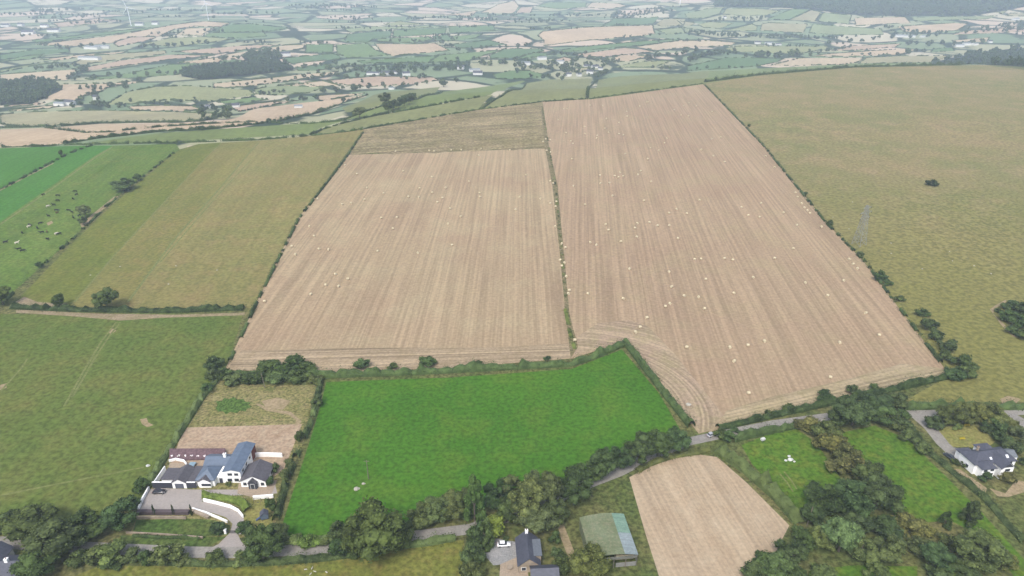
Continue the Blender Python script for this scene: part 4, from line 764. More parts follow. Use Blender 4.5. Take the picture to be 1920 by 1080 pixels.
for lab, ps in (('in the dry pasture right of the stubble', zz(1280, 360, 3, [(955,58),(845,143),(935,210),(1172,290),(1172,347),(1500,337),(1517,390),(1640,418),(1348,435),(1735,462)]) + zz(1280, 0, 3, [(1240,553),(1160,530),(1200,577),(990,518),(1740,410)])),
                ('in the striped pasture', zz(0, 360, 3, [(990,418),(1220,442),(510,470),(948,520),(675,422)])), ('in the olive field below the lane', [(573,1069),(585,1067),(591,1073),(583,1077),(612,1074)])):
    for i, p in enumerate(sorted(ps)):
        g = random.random() < 0.7; o = link('sheep', SHEEP[g], None, gp(*p)); o.rotation_euler.z = random.uniform(0, 6.28); o.scale = (0.58,) * 3
        tag(o, f'white sheep {lab}, {ORD[i]} from left', 'sheep', f'sheep {lab}')
# ------------------------------------------------------------------ buildings
def gable(root, x0, x1, y0, y1, hw, rise, axis, wm, rm, over=0.35, z0=0.0, th=0.16):
    w, r = MB(), MB()
    if axis == 'x':
        ym = (y0 + y1) / 2; w.add([(x0, y0, z0), (x1, y0, z0), (x1, y1, z0), (x0, y1, z0), (x0, y0, hw), (x1, y0, hw), (x1, y1, hw), (x0, y1, hw), (x0, ym, hw + rise), (x1, ym, hw + rise)],
          [(0, 3, 2, 1), (0, 1, 5, 4), (2, 3, 7, 6), (1, 2, 6, 9, 5), (3, 0, 4, 8, 7), (4, 5, 9, 8), (6, 7, 8, 9)])
        k = rise / ((y1 - y0) / 2); e = over * k
        r.slab([(x0 - over, y0 - over, hw - e + th), (x1 + over, y0 - over, hw - e + th), (x1 + over, ym, hw + rise + th), (x0 - over, ym, hw + rise + th)], th * 0.9)
        r.slab([(x1 + over, y1 + over, hw - e + th), (x0 - over, y1 + over, hw - e + th), (x0 - over, ym + 0.004, hw + rise + th), (x1 + over, ym + 0.004, hw + rise + th)], th * 0.9)
    else:
        xm = (x0 + x1) / 2; w.add([(x0, y0, z0), (x1, y0, z0), (x1, y1, z0), (x0, y1, z0), (x0, y0, hw), (x1, y0, hw), (x1, y1, hw), (x0, y1, hw), (xm, y0, hw + rise), (xm, y1, hw + rise)],
          [(0, 3, 2, 1), (0, 1, 5, 8, 4), (2, 3, 7, 9, 6), (1, 2, 6, 5), (3, 0, 4, 7), (5, 6, 9, 8), (7, 4, 8, 9)])
        k = rise / ((x1 - x0) / 2); e = over * k
        r.slab([(x0 - over, y1 + over, hw - e + th), (x0 - over, y0 - over, hw - e + th), (xm, y0 - over, hw + rise + th), (xm, y1 + over, hw + rise + th)], th * 0.9)
        r.slab([(x1 + over, y0 - over, hw - e + th), (x1 + over, y1 + over, hw - e + th), (xm + 0.004, y1 + over, hw + rise + th), (xm + 0.004, y0 - over, hw + rise + th)], th * 0.9)
    return w.build('wall', wm, root), r.build('roof', rm, root)
def hip(root, x0, x1, y0, y1, hw, rise, wm, rm, over=0.4):
    w = MB().box(x0, x1, y0, y1, 0, hw).build('wall', wm, root); a, b, c, d = x0 - over, x1 + over, y0 - over, y1 + over; r = MB(); z = hw + 0.03
    if b - a >= d - c: k = (d - c) / 2; p, q = (a + k, (c + d) / 2, hw + rise), (b - k, (c + d) / 2, hw + rise); fs = [(0, 1, 5, 4), (2, 3, 4, 5), (1, 2, 5), (3, 0, 4)]
    else: k = (b - a) / 2; p, q = ((a + b) / 2, c + k, hw + rise), ((a + b) / 2, d - k, hw + rise); fs = [(0, 1, 4), (2, 3, 5), (1, 2, 5, 4), (3, 0, 4, 5)]
    v = [(a, c, z), (b, c, z), (b, d, z), (a, d, z), p, q]; r.add(v, fs + [(3, 2, 1, 0)]); r.box(a, b, c, d, hw - 0.15, hw + 0.02); return w, r.build('roof', rm, root)
def opening(root, name, face, u, z, w, h, at, m=None, frame=True):
    """a window or door set in a wall that faces S, N, E or W"""
    def bx(mb, e, pr):
        if face == 'S': mb.box(u - w / 2 - e, u + w / 2 + e, at - pr, at + 0.05, z - e, z + h + e)
        elif face == 'N': mb.box(u - w / 2 - e, u + w / 2 + e, at - 0.05, at + pr, z - e, z + h + e)
        elif face == 'E': mb.box(at - 0.05, at + pr, u - w / 2 - e, u + w / 2 + e, z - e, z + h + e)
        else: mb.box(at - pr, at + 0.05, u - w / 2 - e, u + w / 2 + e, z - e, z + h + e)
        return mb
    o = bx(MB(), 0, 0.06).build(name, m or GLASS, root)
    if frame: bx(MB(), 0.1, 0.03).build('frame', WHITE, o)
    return o
def chimney(root, x, y, z0, z1, m=WHITE, s=0.45):
    c = MB().box(x - s, x + s, y - s, y + s, z0, z1).box(x - s - .08, x + s + .08, y - s - .08, y + s + .08, z1 + .002, z1 + .14).build('chimney', m, root)
    MB().tube((x, y, z1 + .14), (x, y, z1 + .55), 0.16, 0.13, 8).build('pot', BRICK, c); return c
def site(name, label, cat, p1, p2):
    a, b = gp(*p1), gp(*p2); d = b - a; o = thing(name, label, cat, a, math.atan2(d.y, d.x)); return o, d.xy.length
# the white house on the building plot
h, L = site('white_house', 'large white house with blue grey roofs in front of bare soil', 'house', (287,916), (440,916)); u = L / 29.4
gable(h, 25 * u, 31 * u, 3, 18.5, 5.2, 0.8, 'y', WHITE, BLUEROOF); MB().box(25.2 * u, 30.8 * u, 18.56, 18.7, 3.0, 5.2).build('brick_panel', BRICK, h)
MB().box(31 * u + 0.003, 31 * u + 0.12, 14.6, 18.5, 0.4, 5.1).build('brick_panel', BRICK, h)
gable(h, 15.6 * u, 25 * u - .01, 8.5, 14.5, 3.4, 1.5, 'x', WHITE, BLUEROOF); hip(h, 15.6 * u, 22 * u, 1.2, 8.45, 3.0, 2.2, WHITE, BLUEROOF)
gable(h, 16.6 * u, 20.8 * u, 0.4, 3.2, 2.9, 1.1, 'y', WHITE, DARKROOF, 0.3); MB().box(22 * u + .02, 25 * u - .02, 3.0, 8.4, 0, 2.7).box(21.8 * u, 25.1 * u, 2.8, 8.4, 2.703, 2.9).build('porch', WHITE, h)
opening(h, 'window', 'S', 19.3 * u, 0.8, 3.4, 1.1, 0.4); opening(h, 'window', 'S', 26.8 * u, 0.7, 1.6, 1.3, 3.0); opening(h, 'window', 'S', 29.3 * u, 0.7, 1.6, 1.3, 3.0); opening(h, 'window', 'S', 27.2 * u, 3.3, 1.6, 1.1, 3.0); opening(h, 'window', 'S', 29.5 * u, 3.3, 1.4, 1.1, 3.0)
opening(h, 'door', 'S', 23.6 * u, 0.05, 1.2, 2.1, 3.0, DARKWALL); [opening(h, 'window', 'E', v, 3.1, 1.3, 1.1, 31 * u) for v in (5.5, 9, 12.5)]; opening(h, 'window', 'E', 9, 0.6, 1.6, 1.4, 31 * u)
chimney(h, 22.4 * u, 11.5, 4.2, 6.2)
g, _ = site('garage', 'white fronted garage with dark roof and dark side walls', 'garage', (287,916), (440,916))
gable(g, 7.2 * u, 12.2 * u, 0.1, 8, 2.6, 1.5, 'y', WHITE, DARKROOF, 0.25); opening(g, 'garage_door', 'S', 9.7 * u, 0.02, 3.0, 2.1, 0.1, plain('grey_door', C(120, 124, 138), 0.5), False)
[(lambda sw: MB().box(x0_ * u, x1_ * u, 0.15, 0.65, 2.503, 2.65).build('coping', WHITE, sw))(MB().box(x0_ * u, x1_ * u, 0.2, 0.6, 0, 2.5).build('side_wall', DARKWALL, g)) for x0_, x1_ in ((0, 7.15), (12.25, 15.5))]
MB().box(2.6 * u, 7.0 * u, 2.0, 7.5, 0, 2.5).build('store_wall', WHITE, g); MB().box(2.4 * u, 7.1 * u, 1.7, 7.8, 2.503, 2.75).build('store_roof', DARKROOF, g); MB().box(12.4 * u, 15.3 * u, 1.0, 9, 0, 2.4).build('link_wall', WHITE, g); MB().box(12.35 * u, 15.35 * u, 0.9, 9.1, 2.403, 2.6).build('link_roof', DARKROOF, g)
MB().box(0.1, 0.4, 0.7, 9.5, 0, 2.2).build('yard_wall', WHITE, g)
c, L = site('cottage', 'small cottage with dark gabled roof right of the white house', 'cottage', (453,913), (500,913))
gable(c, 0, L, 0, 8.6, 2.7, 2.3, 'y', WHITE, DARKROOF, 0.4); gable(c, L * .34, L * .66, -1.1, 3, 2.6, 1.5, 'y', DARKWALL, DARKROOF, 0.25)
for v, w in ((0.16, 1.2), (0.86, 1.2)): opening(c, 'window', 'S', L * v, 0.7, w, 1.3, 0)
opening(c, 'door', 'S', L * .5, 0.05, 1.3, 2.1, -1.1); [opening(c, 'window', 'E', v, 0.8, 1.2, 1.1, L) for v in (2.8, 6)]
def walling(name, pts, hgt, th, m, label, cat='wall', cope=None, world=None):
    P = world or [gp(*p) for p in pts]; b = MB(); k = MB(); o = P[0]
    for p, q in zip(P, P[1:]):
        d = (q - p); d.z = 0; n = Vector((-d.y, d.x, 0)).normalized() * th / 2; e = d.normalized() * th * 0.45
        b.prism([(p - n - e - o)[:2], (q - n + e - o)[:2], (q + n + e - o)[:2], (p + n - e - o)[:2]], [p.z - o.z - .3, q.z - o.z - .3, q.z - o.z - .3, p.z - o.z - .3], [p.z - o.z + hgt, q.z - o.z + hgt, q.z - o.z + hgt, p.z - o.z + hgt])
        if cope:
            n2 = n * 1.35; k.prism([(p - n2 - e - o)[:2], (q - n2 + e - o)[:2], (q + n2 + e - o)[:2], (p + n2 - e - o)[:2]], [p.z - o.z + hgt + .003, q.z - o.z + hgt + .003, q.z - o.z + hgt + .003, p.z - o.z + hgt + .003], [p.z - o.z + hgt + .12, q.z - o.z + hgt + .12, q.z - o.z + hgt + .12, p.z - o.z + hgt + .12])
    if cope: r = thing(name, label, cat, o); b.build('wall', m, r); k.build('coping', cope, r); return r
    return tag(b.build(name, m, None, o), label, cat)
walling('garden_wall', [(260,957),(268,938),(280,917)], 1.1, 0.35, WHITE, 'stepped white wall on the left side of the courtyard', cope=WHITE)
walling('garden_wall', [(383,940),(405,945),(432,952),(447,960),(456,971)], 1.1, 0.35, WHITE, 'curved white wall on the outer side of the driveway', cope=WHITE)
walling('garden_wall', [(362,956),(385,963),(408,972),(426,980)], 0.8, 0.35, WHITE, 'white wall on the inner side of the driveway bend', cope=WHITE)
walling('garden_wall', [(357,957),(372,963),(390,971)], 0.8, 1.0, STONE, 'pale stepped wall at the corner of the courtyard')
walling('garden_wall', [(476,936),(512,933)], 1.3, 0.4, WHITE, 'short white wall below the cottage', cope=WHITE)
walling('garden_wall', [(468,857),(500,856),(529,857)], 1.7, 0.35, WHITE, 'long white wall behind the cottage', cope=WHITE)
walling('retaining_wall', [(258,972),(300,972),(348,973)], 1.0, 0.4, STONE, 'low stone wall under the dark courtyard bank')
walling('retaining_wall', [(238,1000),(300,1003),(380,1009)], 0.7, 0.35, STONE, 'pale low wall on the near side of the lower lawn')
walling('yard_screen', [(262,963),(300,963),(352,963)], 1.3, 1.4, plain('dark_bank', C(112, 98, 100), 0.9), 'dark planted bank on the near side of the courtyard', 'bank')
for i, px in enumerate((290, 326, 360)): plant('conifer', px, 966, 6, 22, (0.45, 0.5, 0.45), f'slim dark conifer on the courtyard bank, {ORD[i]} from left', 'slim conifers on the courtyard bank')
P = [gp(*p) for p in ((318,864),(424,862),(424,848),(320,849))]; o0 = P[0]; bk = thing('flower_terrace', 'mauve stone terrace bank behind the white house', 'terrace', o0)
MB().prism([(p - o0)[:2] for p in P], [-.3] * 4, [0.5, 0.5, 2.0, 2.0]).build('bank', plain('mauve_stone', C(138, 112, 116), 0.9, 0.1, 0.25, 1.2), bk)
for i in range(9):
    q = gp(324 + i * 12, 858.5); o = link('flowering_shrub', None, None, (q.x, q.y, q.z + 0.75)); b = MB(); [b.blob((random.uniform(-.3, .3), random.uniform(-.3, .3), .25 + random.uniform(-.1, .1)), random.uniform(.2, .34), 1, .25) for _ in range(5)]; b.build('blossom', plain('white_blossom', (0.75, 0.68, 0.68, 1), 0.9), o)
    MB().blob((0, 0, .12), .42, 1, .2).build('leaves', LEAF, o); tag(o, f'white flowering shrub on the mauve terrace, {ORD[i]} from left', 'shrub', 'white shrubs on the mauve terrace')
q = gp(361,874); t = thing('hot_tub', 'pale blue covered hot tub on the patio behind the garage', 'hot tub', q); MB().box(-1.1, 1.1, -1.1, 1.1, 0, .85).build('shell', STONE, t); MB().box(-1.15, 1.15, -1.15, 1.15, .853, 1.0).build('cover', plain('tub_cover', C(170, 200, 216), 0.6), t)
walling('garden_wall', [(318,866),(330,863),(345,866),(350,872)], 1.0, 0.4, WHITE, 'white curved wall round the patio behind the garage')
gt = thing('driveway_gate', 'black gate between white pillars at the driveway mouth', 'gate', gp(437,1000)); s = 1.9
for e in (-1, 1): pl = MB().box(e * s * 1.25 - .35, e * s * 1.25 + .35, -.35, .35, -.2, 1.6).build('pillar', WHITE, gt); MB().box(e * s * 1.25 - .42, e * s * 1.25 + .42, -.42, .42, 1.603, 1.75).build('cap', WHITE, pl)
IRON = plain('black_iron', (0.02, 0.02, 0.022, 1), 0.5, 0.4)
for e in (-1, 1):
    b = MB(); [b.box(min(0.03 * e, s * e * 1.05), max(0.03 * e, s * e * 1.05), -.03, .03, z, z + .07) for z in (.15, .7, 1.2)]; [b.box(e * (0.1 + k * .27) - .03, e * (0.1 + k * .27) + .03, -.024, .024, .1, 1.3) for k in range(8)]; b.build('leaf', IRON, gt)
q = gp(497,972); t = thing('playhouse', 'grey blue playhouse with a slide on the side lawn', 'playhouse', q, 0.3); gable(t, -1.2, 1.2, -1, 1, 2.2, 1.0, 'y', plain('blue_grey_paint', C(120, 136, 156)), SLATE, .2, 0.5); [MB().box(x - .08, x + .08, y - .08, y + .08, -.1, .5).build('leg', WOOD, t) for x in (-1, 1) for y in (-.8, .8)]; MB().slab([(-2.9, -.5, .15), (-1.25, -.5, 1.2), (-1.25, .4, 1.2), (-2.9, .4, .15)], .1).build('slide', plain('slide_plastic', C(90, 110, 150), 0.4), t)
t = thing('swing_frame', 'grey timber swing frame on the side lawn', 'swing', gp(484,944)); [MB().tube((x, y, 0), (x, 0, 2.3), .07).build('leg', WOOD, t) for x in (-1.2, 1.2) for y in (-.8, .8)]; MB().tube((-1.3, 0, 2.33), (1.3, 0, 2.33), .07).build('beam', WOOD, t); MB().box(-.3, .3, -.12, .12, .5, .56).tube((-.25, 0, .56), (-.25, 0, 2.3), .02).tube((.25, 0, .56), (.25, 0, 2.3), .02).build('seat', DARKWALL, t)
# slate house at the bottom
h, L = site('slate_house', 'slate roofed house beside the gravel yard at the bottom edge', 'house', (972,1074), (1012,1072))
gable(h, 0, L, 0, 11, 3.0, 2.8, 'y', STONE, SLATE, 0.35); chimney(h, L * .5, 10.4, 5.4, 6.8, WHITE, .4); MB().box(L * .62, L + .6, 2.2, 8.6, 0, 4.4).build('dormer_wall', STONE, h); MB().box(L * .58, L + .9, 2.0, 8.8, 4.403, 4.6).build('dormer_roof', plain('lead_roof', C(128, 134, 142), .5), h)
gable(h, L * .55, L * 1.75, -7.5, -.4, 3.0, 2.6, 'x', STONE, SLATE, 0.35); [opening(h, 'window', 'W', v, 0.9, 1.2, 1.2, 0) for v in (2, 5.5, 9)]; opening(h, 'rooflight', 'E', 4.6, 3.0, 1.6, .9, L + .6); opening(h, 'window', 'N', L * .3, .9, 1.2, 1.2, 11); opening(h, 'window', 'S', L * .25, .9, 1.3, 1.2, 0)
t = thing('garden_table', 'round stone table on the patio of the slate house', 'table', gp(956,1066)); MB().tube((0, 0, .66), (0, 0, .76), .9, .9, 14).build('top', STONE, t); MB().tube((0, 0, 0), (0, 0, .657), .25, .2, 8).build('pedestal', STONE, t)
# white house on the right
h, L = site('white_bungalow', 'white two storey house with hipped slate roof on the right', 'house', (1822,889), (1898,881))
hip(h, 0, L, 0, 7.4, 4.4, 2.5, WHITE, SLATE); hip(h, .6, 5.4, 5.0, 9.8, 3.6, 2.0, WHITE, SLATE); hip(h, L * .06, L * .38, -2.6, 1.5, 4.3, 1.8, WHITE, SLATE); gable(h, L * .46, L * .76, -3.6, 3, 4.8, 2.2, 'y', WHITE, SLATE, .4); gable(h, L + .02, L + 4, 3.2, 8, 2.8, 1.3, 'x', WHITE, plain('grey_roof', C(140, 146, 152), .6), .2)
hip(h, L * .5, L * .8, 5, 10.4, 4.2, 2.5, WHITE, SLATE)
for v in (.14, .30): opening(h, 'window', 'S', L * v, .8, 1.4, 1.3, -2.6); opening(h, 'window', 'S', L * v, 3.0, 1.4, .9, -2.6)
opening(h, 'window', 'S', L * .61, .6, 2.4, 1.5, -3.6); opening(h, 'window', 'S', L * .61, 3.1, 2.0, 1.1, -3.6); MB().add([(L * .48, -3.63, 4.85), (L * .74, -3.63, 4.85), (L * .61, -3.63, 6.7), (L * .48, -3.61, 4.85), (L * .74, -3.61, 4.85), (L * .61, -3.61, 6.7)], [(0, 1, 2), (5, 4, 3), (0, 3, 4, 1), (1, 4, 5, 2), (2, 5, 3, 0)]).build('gable_cladding', DARKWALL, h)
opening(h, 'window', 'S', L * .88, .8, 1.4, 1.2, 0); opening(h, 'window', 'S', L * .88, 3.0, 1.3, .9, 0); opening(h, 'door', 'S', L * .42, .05, 1.0, 2.1, 0, DARKWALL); opening(h, 'window', 'W', 3, .9, 1.2, 1.2, 0); chimney(h, L * .3, 5.6, 5.2, 7.4, STONE, .32)
MB().slab([(L * .80, .8, 5.2), (L * .86, .8, 5.2), (L * .86, 1.8, 5.85), (L * .80, 1.8, 5.85)], .1).build('rooflight', plain('rooflight_glass', (.7, .72, .75, 1), .2, .6), h)
MB().slab([(L * .40, .8, 5.2), (L * .45, .8, 5.2), (L * .45, 1.6, 5.72), (L * .40, 1.6, 5.72)], .1).build('rooflight', plain('rooflight_glass', (.7, .72, .75, 1), .2, .6), h)
# barn with the rounded green roof
h, L = site('hay_barn', 'big round roofed barn with moss green sheeting beside the corn field', 'barn', (1106,1069), (1194,1061)); D = 17.0; b = MB(); n = 14
xa = lambda i: L * i / n; za = lambda i: 4.9 + 1.2 * math.sin(math.pi * (i + .5) / (n + 1)) ** 0.9
mats = [field('mossy_sheeting', C(150, 160, 126), C(136, 146, 110), C(166, 160, 132), direc=(1, 0.02), row=.08, period=1.2, fine=.22, big=5, mott=.7), field('mint_sheeting', C(150, 184, 162), C(140, 172, 150), C(160, 188, 170), direc=(1, .02), row=.1, period=1.0, fine=.15, big=5, mott=.7), field('blue_sheeting', C(178, 190, 192), C(164, 178, 180), C(186, 198, 200), direc=(1, .02), row=.1, period=1.0, fine=.15, big=5, mott=.7)]
def shell(i0, i1, y0, y1, nm, m):
    s_ = MB(); k = i1 - i0 + 1; v = [(xa(i), y, za(i) + d) for d in (0, -.12) for y in (y0, y1) for i in range(i0, i1 + 1)]
    f = [(i, i + 1, k + i + 1, k + i) for i in range(k - 1)] + [(2 * k + i + 1, 2 * k + i, 3 * k + i, 3 * k + i + 1) for i in range(k - 1)] + [(i, 2 * k + i, 2 * k + i + 1, i + 1) for i in range(k - 1)] + [(k + i + 1, 3 * k + i + 1, 3 * k + i, k + i) for i in range(k - 1)] + [(0, k, 3 * k, 2 * k), (k - 1, 3 * k - 1, 4 * k - 1, 2 * k - 1)]
    return smooth_by(s_.add(v, f).build(nm, m, h))
def smooth_by(o): return o
shell(0, 10, -.3, D, 'roof', mats[0]); shell(10, 14, D * .5, D, 'roof', mats[1]); shell(10, 14, -.3, D * .5 - .003, 'roof', mats[2])
RUST = plain('weathered_sheet', C(150, 150, 140), .7, .3, .2, .8)
MB().box(0.05, .15, 0, D - .3, 0, za(0) - .14).build('side_sheeting', mats[0], h); MB().box(L - .15, L - .05, 0, D - .3, 1.2, za(14) - .14).build('side_sheeting', RUST, h)
e = MB(); v = [(xa(i), D - .4, 0) for i in range(15)] + [(xa(i), D - .4, za(i) - .14) for i in range(15)]; e.add(v, [(i + 1, i, 15 + i, 16 + i) for i in range(14)]); e.build('end_sheeting', RUST, h)
for i in range(5): MB().box(L * i / 4 - .12 if i else .2, L * i / 4 + .12 if i < 4 else L - .2, -.1, .12, -.1, 4.5).build('post', WOOD, h)
MB().box(.3, L - .3, -.12, .1, 3.6, 4.5).build('front_girt', RUST, h); MB().box(L * .55, L - .3, .2, .4, 0, 1.6).build('front_wall', plain('block_wall', C(170, 168, 162), .9), h); MB().box(L * .6, L - .3, 3, 7, 0, 1.8).build('straw_stack', STRAW, h)
# slate roof at the bottom left corner
h, L = site('corner_bungalow', 'grey slate roofed bungalow in the bottom left corner', 'house', (-70,1104), (38,1100)); gable(h, 0, L, 0, 9.5, 2.9, 2.6, 'x', WHITE, SLATE, .4); gable(h, L * .1, L * .45, 6, 13, 2.9, 2.4, 'y', WHITE, SLATE, .4); chimney(h, L * .7, 4.7, 4.8, 6.6); [opening(h, 'window', 'E', v, .9, 1.3, 1.2, L) for v in (2.5, 6.5)]
walling('entrance_wall', [(2,1030),(24,1030)], 1.1, .5, WHITE, 'white entrance wall beside the lane at the left edge', cope=WHITE)
# far houses and farm sheds
rr_ = plain('far_slate', C(96, 98, 108), .6); FW = plain('far_wall', (0.6, 0.59, 0.56, 1), .7); SHED = plain('shed_sheeting', C(166, 172, 176), .6)
FARH = [(392,203,10,7,3.5,'white farmhouse'),(384,204,14,8,3,'pale farm shed'),(441,201,16,9,3.4,'white farmhouse'),(1066,143,13,8,4.5,'white hillside house'),(1086,143,10,7,4,'white hillside house'),(1106,138,16,9,4.5,'white hillside house'),(1100,126,16,9,3,'grey roofed house'),(1116,127,18,10,3,'grey roofed house'),(1084,141,9,7,3.6,'white hillside house'),
 (982,122,34,14,5,'long pale shed'),(1016,112,24,12,5,'pale farm shed'),(1049,119,26,12,5,'white farm shed'),(724,141,22,11,5,'white farm building'),(762,142,18,10,5,'white farm building'),(700,140,30,12,4,'grey roofed shed'),(738,138,20,10,4,'grey roofed shed'),(864,130,16,10,5,'white house'),(890,134,26,12,4,'pale roofed shed'),(896,140,22,12,4,'white house'),
 (1798,88,26,13,5,'white barn'),(1812,85,24,12,5,'white barn'),(1828,85,18,10,5,'grey roofed shed'),(1856,80,12,9,4,'white house'),(1697,70,60,14,5,'long white shed'),(1732,70,26,12,4,'pale farm shed'),(1442,84,26,12,5,'white farm shed'),(1420,82,18,10,4,'white house'),(1458,85,20,11,4,'grey roofed shed'),(169,112,60,16,5,'long white barn'),(174,92,50,16,5,'long white shed'),(192,91,40,16,6,'white shed'),
 (132,197,18,10,5,'white farm building'),(114,198,22,10,4,'pale farm shed'),(181,187,10,8,5,'white house'),(482,111,18,10,5,'white house'),(536,105,26,12,6,'white house'),(500,113,22,11,4,'grey roofed shed'),(12,50,34,16,5,'white building'),(40,49,24,14,6,'white building'),(84,51,26,14,6,'white building'),(54,64,40,18,6,'white building'),(102,60,44,16,6,'white building'),(262,48,30,14,6,'white building'),(292,46,24,14,6,'white building'),(1904,38,24,12,5,'white farm shed'),(1358,35,14,10,6,'white house'),(560,202,14,9,3,'pale farm shed'),(430,201,12,8,3.6,'grey roofed shed'),(735,168,12,8,3.5,'pale farm shed'),(1126,131,12,8,3.5,'grey roofed house')]
for px, py, w, d, hh, lab in FARH:
    q = gp(px, py); o = link('far_building', None, None, q); o.rotation_euler.z = random.uniform(-.35, .35); shed = 'shed' in lab or 'barn' in lab
    gable(o, -w / 2, w / 2, -d / 2, d / 2, hh * 1.25, d * (0.2 if shed else 0.38), 'x', FW, SHED if shed and 'grey' not in lab else rr_, .3); later(o, lab, 'building', px, py, 'farms and houses in the valley')
# ------------------------------------------------------------------ turbines, pylon, poles
STEEL = plain('turbine_white', (0.7, 0.71, 0.73, 1), .4, .4, .02)
def turbine(px, py, hgt, rot, label):
    q = gp(px, py); t = thing('wind_turbine', label, 'wind turbine', q); MB().tube((0, 0, -1), (0, 0, hgt), hgt * .021, hgt * .013, 12).build('tower', STEEL, t); MB().box(-hgt * .022, hgt * .022, -hgt * .045, hgt * .07, hgt, hgt + hgt * .045).build('nacelle', STEEL, t)
    hub = MB().blob((0, -hgt * .06, hgt * 1.02), hgt * .028, 2, 0).build('hub', STEEL, t)
    for k in range(3):
        a = rot + k * 2.0944; r = hgt * .52; c, s = math.sin(a), math.cos(a); b = MB(); V = []
        for f, w in ((.04, .014), (.2, .022), (.6, .014), (1, .004)):
            x, z = c * r * f, hgt * 1.02 + s * r * f; V += [(x - s * hgt * w * .5, -hgt * .062, z + c * hgt * w * .5), (x + s * hgt * w * .5, -hgt * .062, z - c * hgt * w * .5), (x + s * hgt * w * .5, -hgt * .056, z - c * hgt * w * .5), (x - s * hgt * w * .5, -hgt * .056, z + c * hgt * w * .5)]
        F = [(3, 2, 1, 0), (12, 13, 14, 15)] + [(i * 4 + j, i * 4 + (j + 1) % 4, i * 4 + 4 + (j + 1) % 4, i * 4 + 4 + j) for i in range(3) for j in range(4)]; b.add(V, F); b.build('blade', STEEL, t)
for px, py, top, rot, lab in ((246,48.5,17,-.35,'white wind turbine, leftmost of the three on the plain'), (391,37.5,9,-.2,'white wind turbine behind the tan hill fields, middle of three'), (1275,8.5,-18,.9,'white wind turbine at the top edge, rightmost of three')):
    q = gp(px, py); turbine(px, py, (py - top) / ppm(q), rot, lab)
q = gp(1610,459); t = thing('pylon', 'grey lattice pylon in the dry pasture beside the boundary hedge', 'pylon', q, 0.5); PH = 27.0
wd = lambda z: 2.6 * (1 - z / PH) ** 1.0 + 0.55; lv = [0, 4.5, 8.5, 12, 15, 17.5, 19.5, 21.5, 23.5, 25.2, 27]; body = MB(); cor = lambda z: [(sx * wd(z), sy * wd(z), z) for sx, sy in ((1, 1), (-1, 1), (-1, -1), (1, -1))]
LAT = plain('lattice_steel', C(176, 178, 172), .5, .4, .05)
for a, b in zip(lv, lv[1:]):
    A, B = cor(a), cor(b)
    for i in range(4): j = (i + 1) % 4; body.tube(A[i], B[i], .13, k=4); body.tube(A[i], B[j], .07, k=4); body.tube(A[j], B[i], .07, k=4); body.tube(B[i], B[j], .07, k=4)
body.build('tower', LAT, t)
for z, w in ((18.5, 4.6), (22, 5.6), (25.2, 4.0)):
    arm = MB()
    for e in (-1, 1): arm.tube((e * wd(z), wd(z), z), (e * w, 0, z + .3), .09, k=4); arm.tube((e * wd(z), -wd(z), z), (e * w, 0, z + .3), .09, k=4); arm.tube((e * wd(z + 1.4), 0, z + 1.5), (e * w, 0, z + .3), .09, k=4)
    ao = arm.build('cross_arm', LAT, t)
    for e in (-1, 1): MB().tube((e * w, 0, z + .28), (e * w, 0, z - .9), .1, k=5).build('insulator', GLASS, ao)
def pole(px, py, hgt, label, arm=True, lean=0.0):
    t = thing('power_pole', label, 'power pole', gp(px, py)); MB().tube((0, 0, -.2), (lean, 0, hgt), .17, .13, 7).build('post', WOOD, t)
    if arm: a = MB().box(lean - 1.0, lean + 1.0, -.07, .07, hgt - .5, hgt - .36).build('cross_arm', WOOD, t); [MB().tube((lean + x, 0, hgt - .357), (lean + x, 0, hgt - .1), .06, k=6).build('insulator', GLASS, a) for x in (-.9, .9)]
pole(691,898,8.5,'grey power pole standing in the bright green field'); pole(497,727,7.5,'pale pole leaning in the scrub above the building plot', False, -.6); pole(944,980,7,'grey pole among the trees behind the slate house', False); pole(892,1008,7,'thin pole by the lane beside the dark conifers', False)
pole(1513,985,8,'pale pole beside the thicket of the right paddock', False, .5)
# stones, heaps and small objects
def stone(px, py, r, label, m=STONE, cat='stone', name='boulder'):
    b = MB(); b.blob((0, 0, r * .4), r, 2, .12, squash=.7); b.blob((r * .9, r * .3, r * .25), r * .6, 2, .14, squash=.7); tag(b.build(name, m, None, gp(px, py)), label, cat)
WST = plain('white_stone', C(225, 218, 200), .85, .2, .15); stone(668,918,.9,'larger pale boulder near the power pole in the bright green field', WST); stone(681,908,.55,'smaller pale boulder near the power pole in the bright green field', WST)
TARP = plain('white_plastic', (0.5, 0.5, 0.48, 1), .45, .4, .05)
for (px, py, r, w) in ((1481,863,.9,'largest'), (1473,864,.5,'leftmost'), (1479,856,.5,'rearmost'), (1489,866,.4,'rightmost')): stone(px, py, r, f'{w} white plastic wrapped heap in the left paddock', TARP, 'wrapped heap', 'wrapped_heap')
t = thing('sheep_trailer', 'pale small trailer at the top of the left paddock', 'trailer', gp(1430,826), .4); t.scale = (.7, .7, .7); MB().box(-1.2, 1.2, -.7, .7, .45, 1.6).build('box', TARP, t); [MB().tube((x, y - .06, .3), (x, y + .06, .3), .3, k=10).build('wheel', IRON, t) for x in (-.5, .5) for y in (-.78, .78)]; MB().tube((1.2, 0, .5), (2.2, 0, .4), .06).build('drawbar', IRON, t)
for px, py, w in ((1722,814,'topmost'), (1727,826,'upper middle'), (1738,834,'lower middle'), (1734,838,'lowest')): stone(px, py, .5, f'{w} white stone on the bank beside the drive', TARP, 'stone')
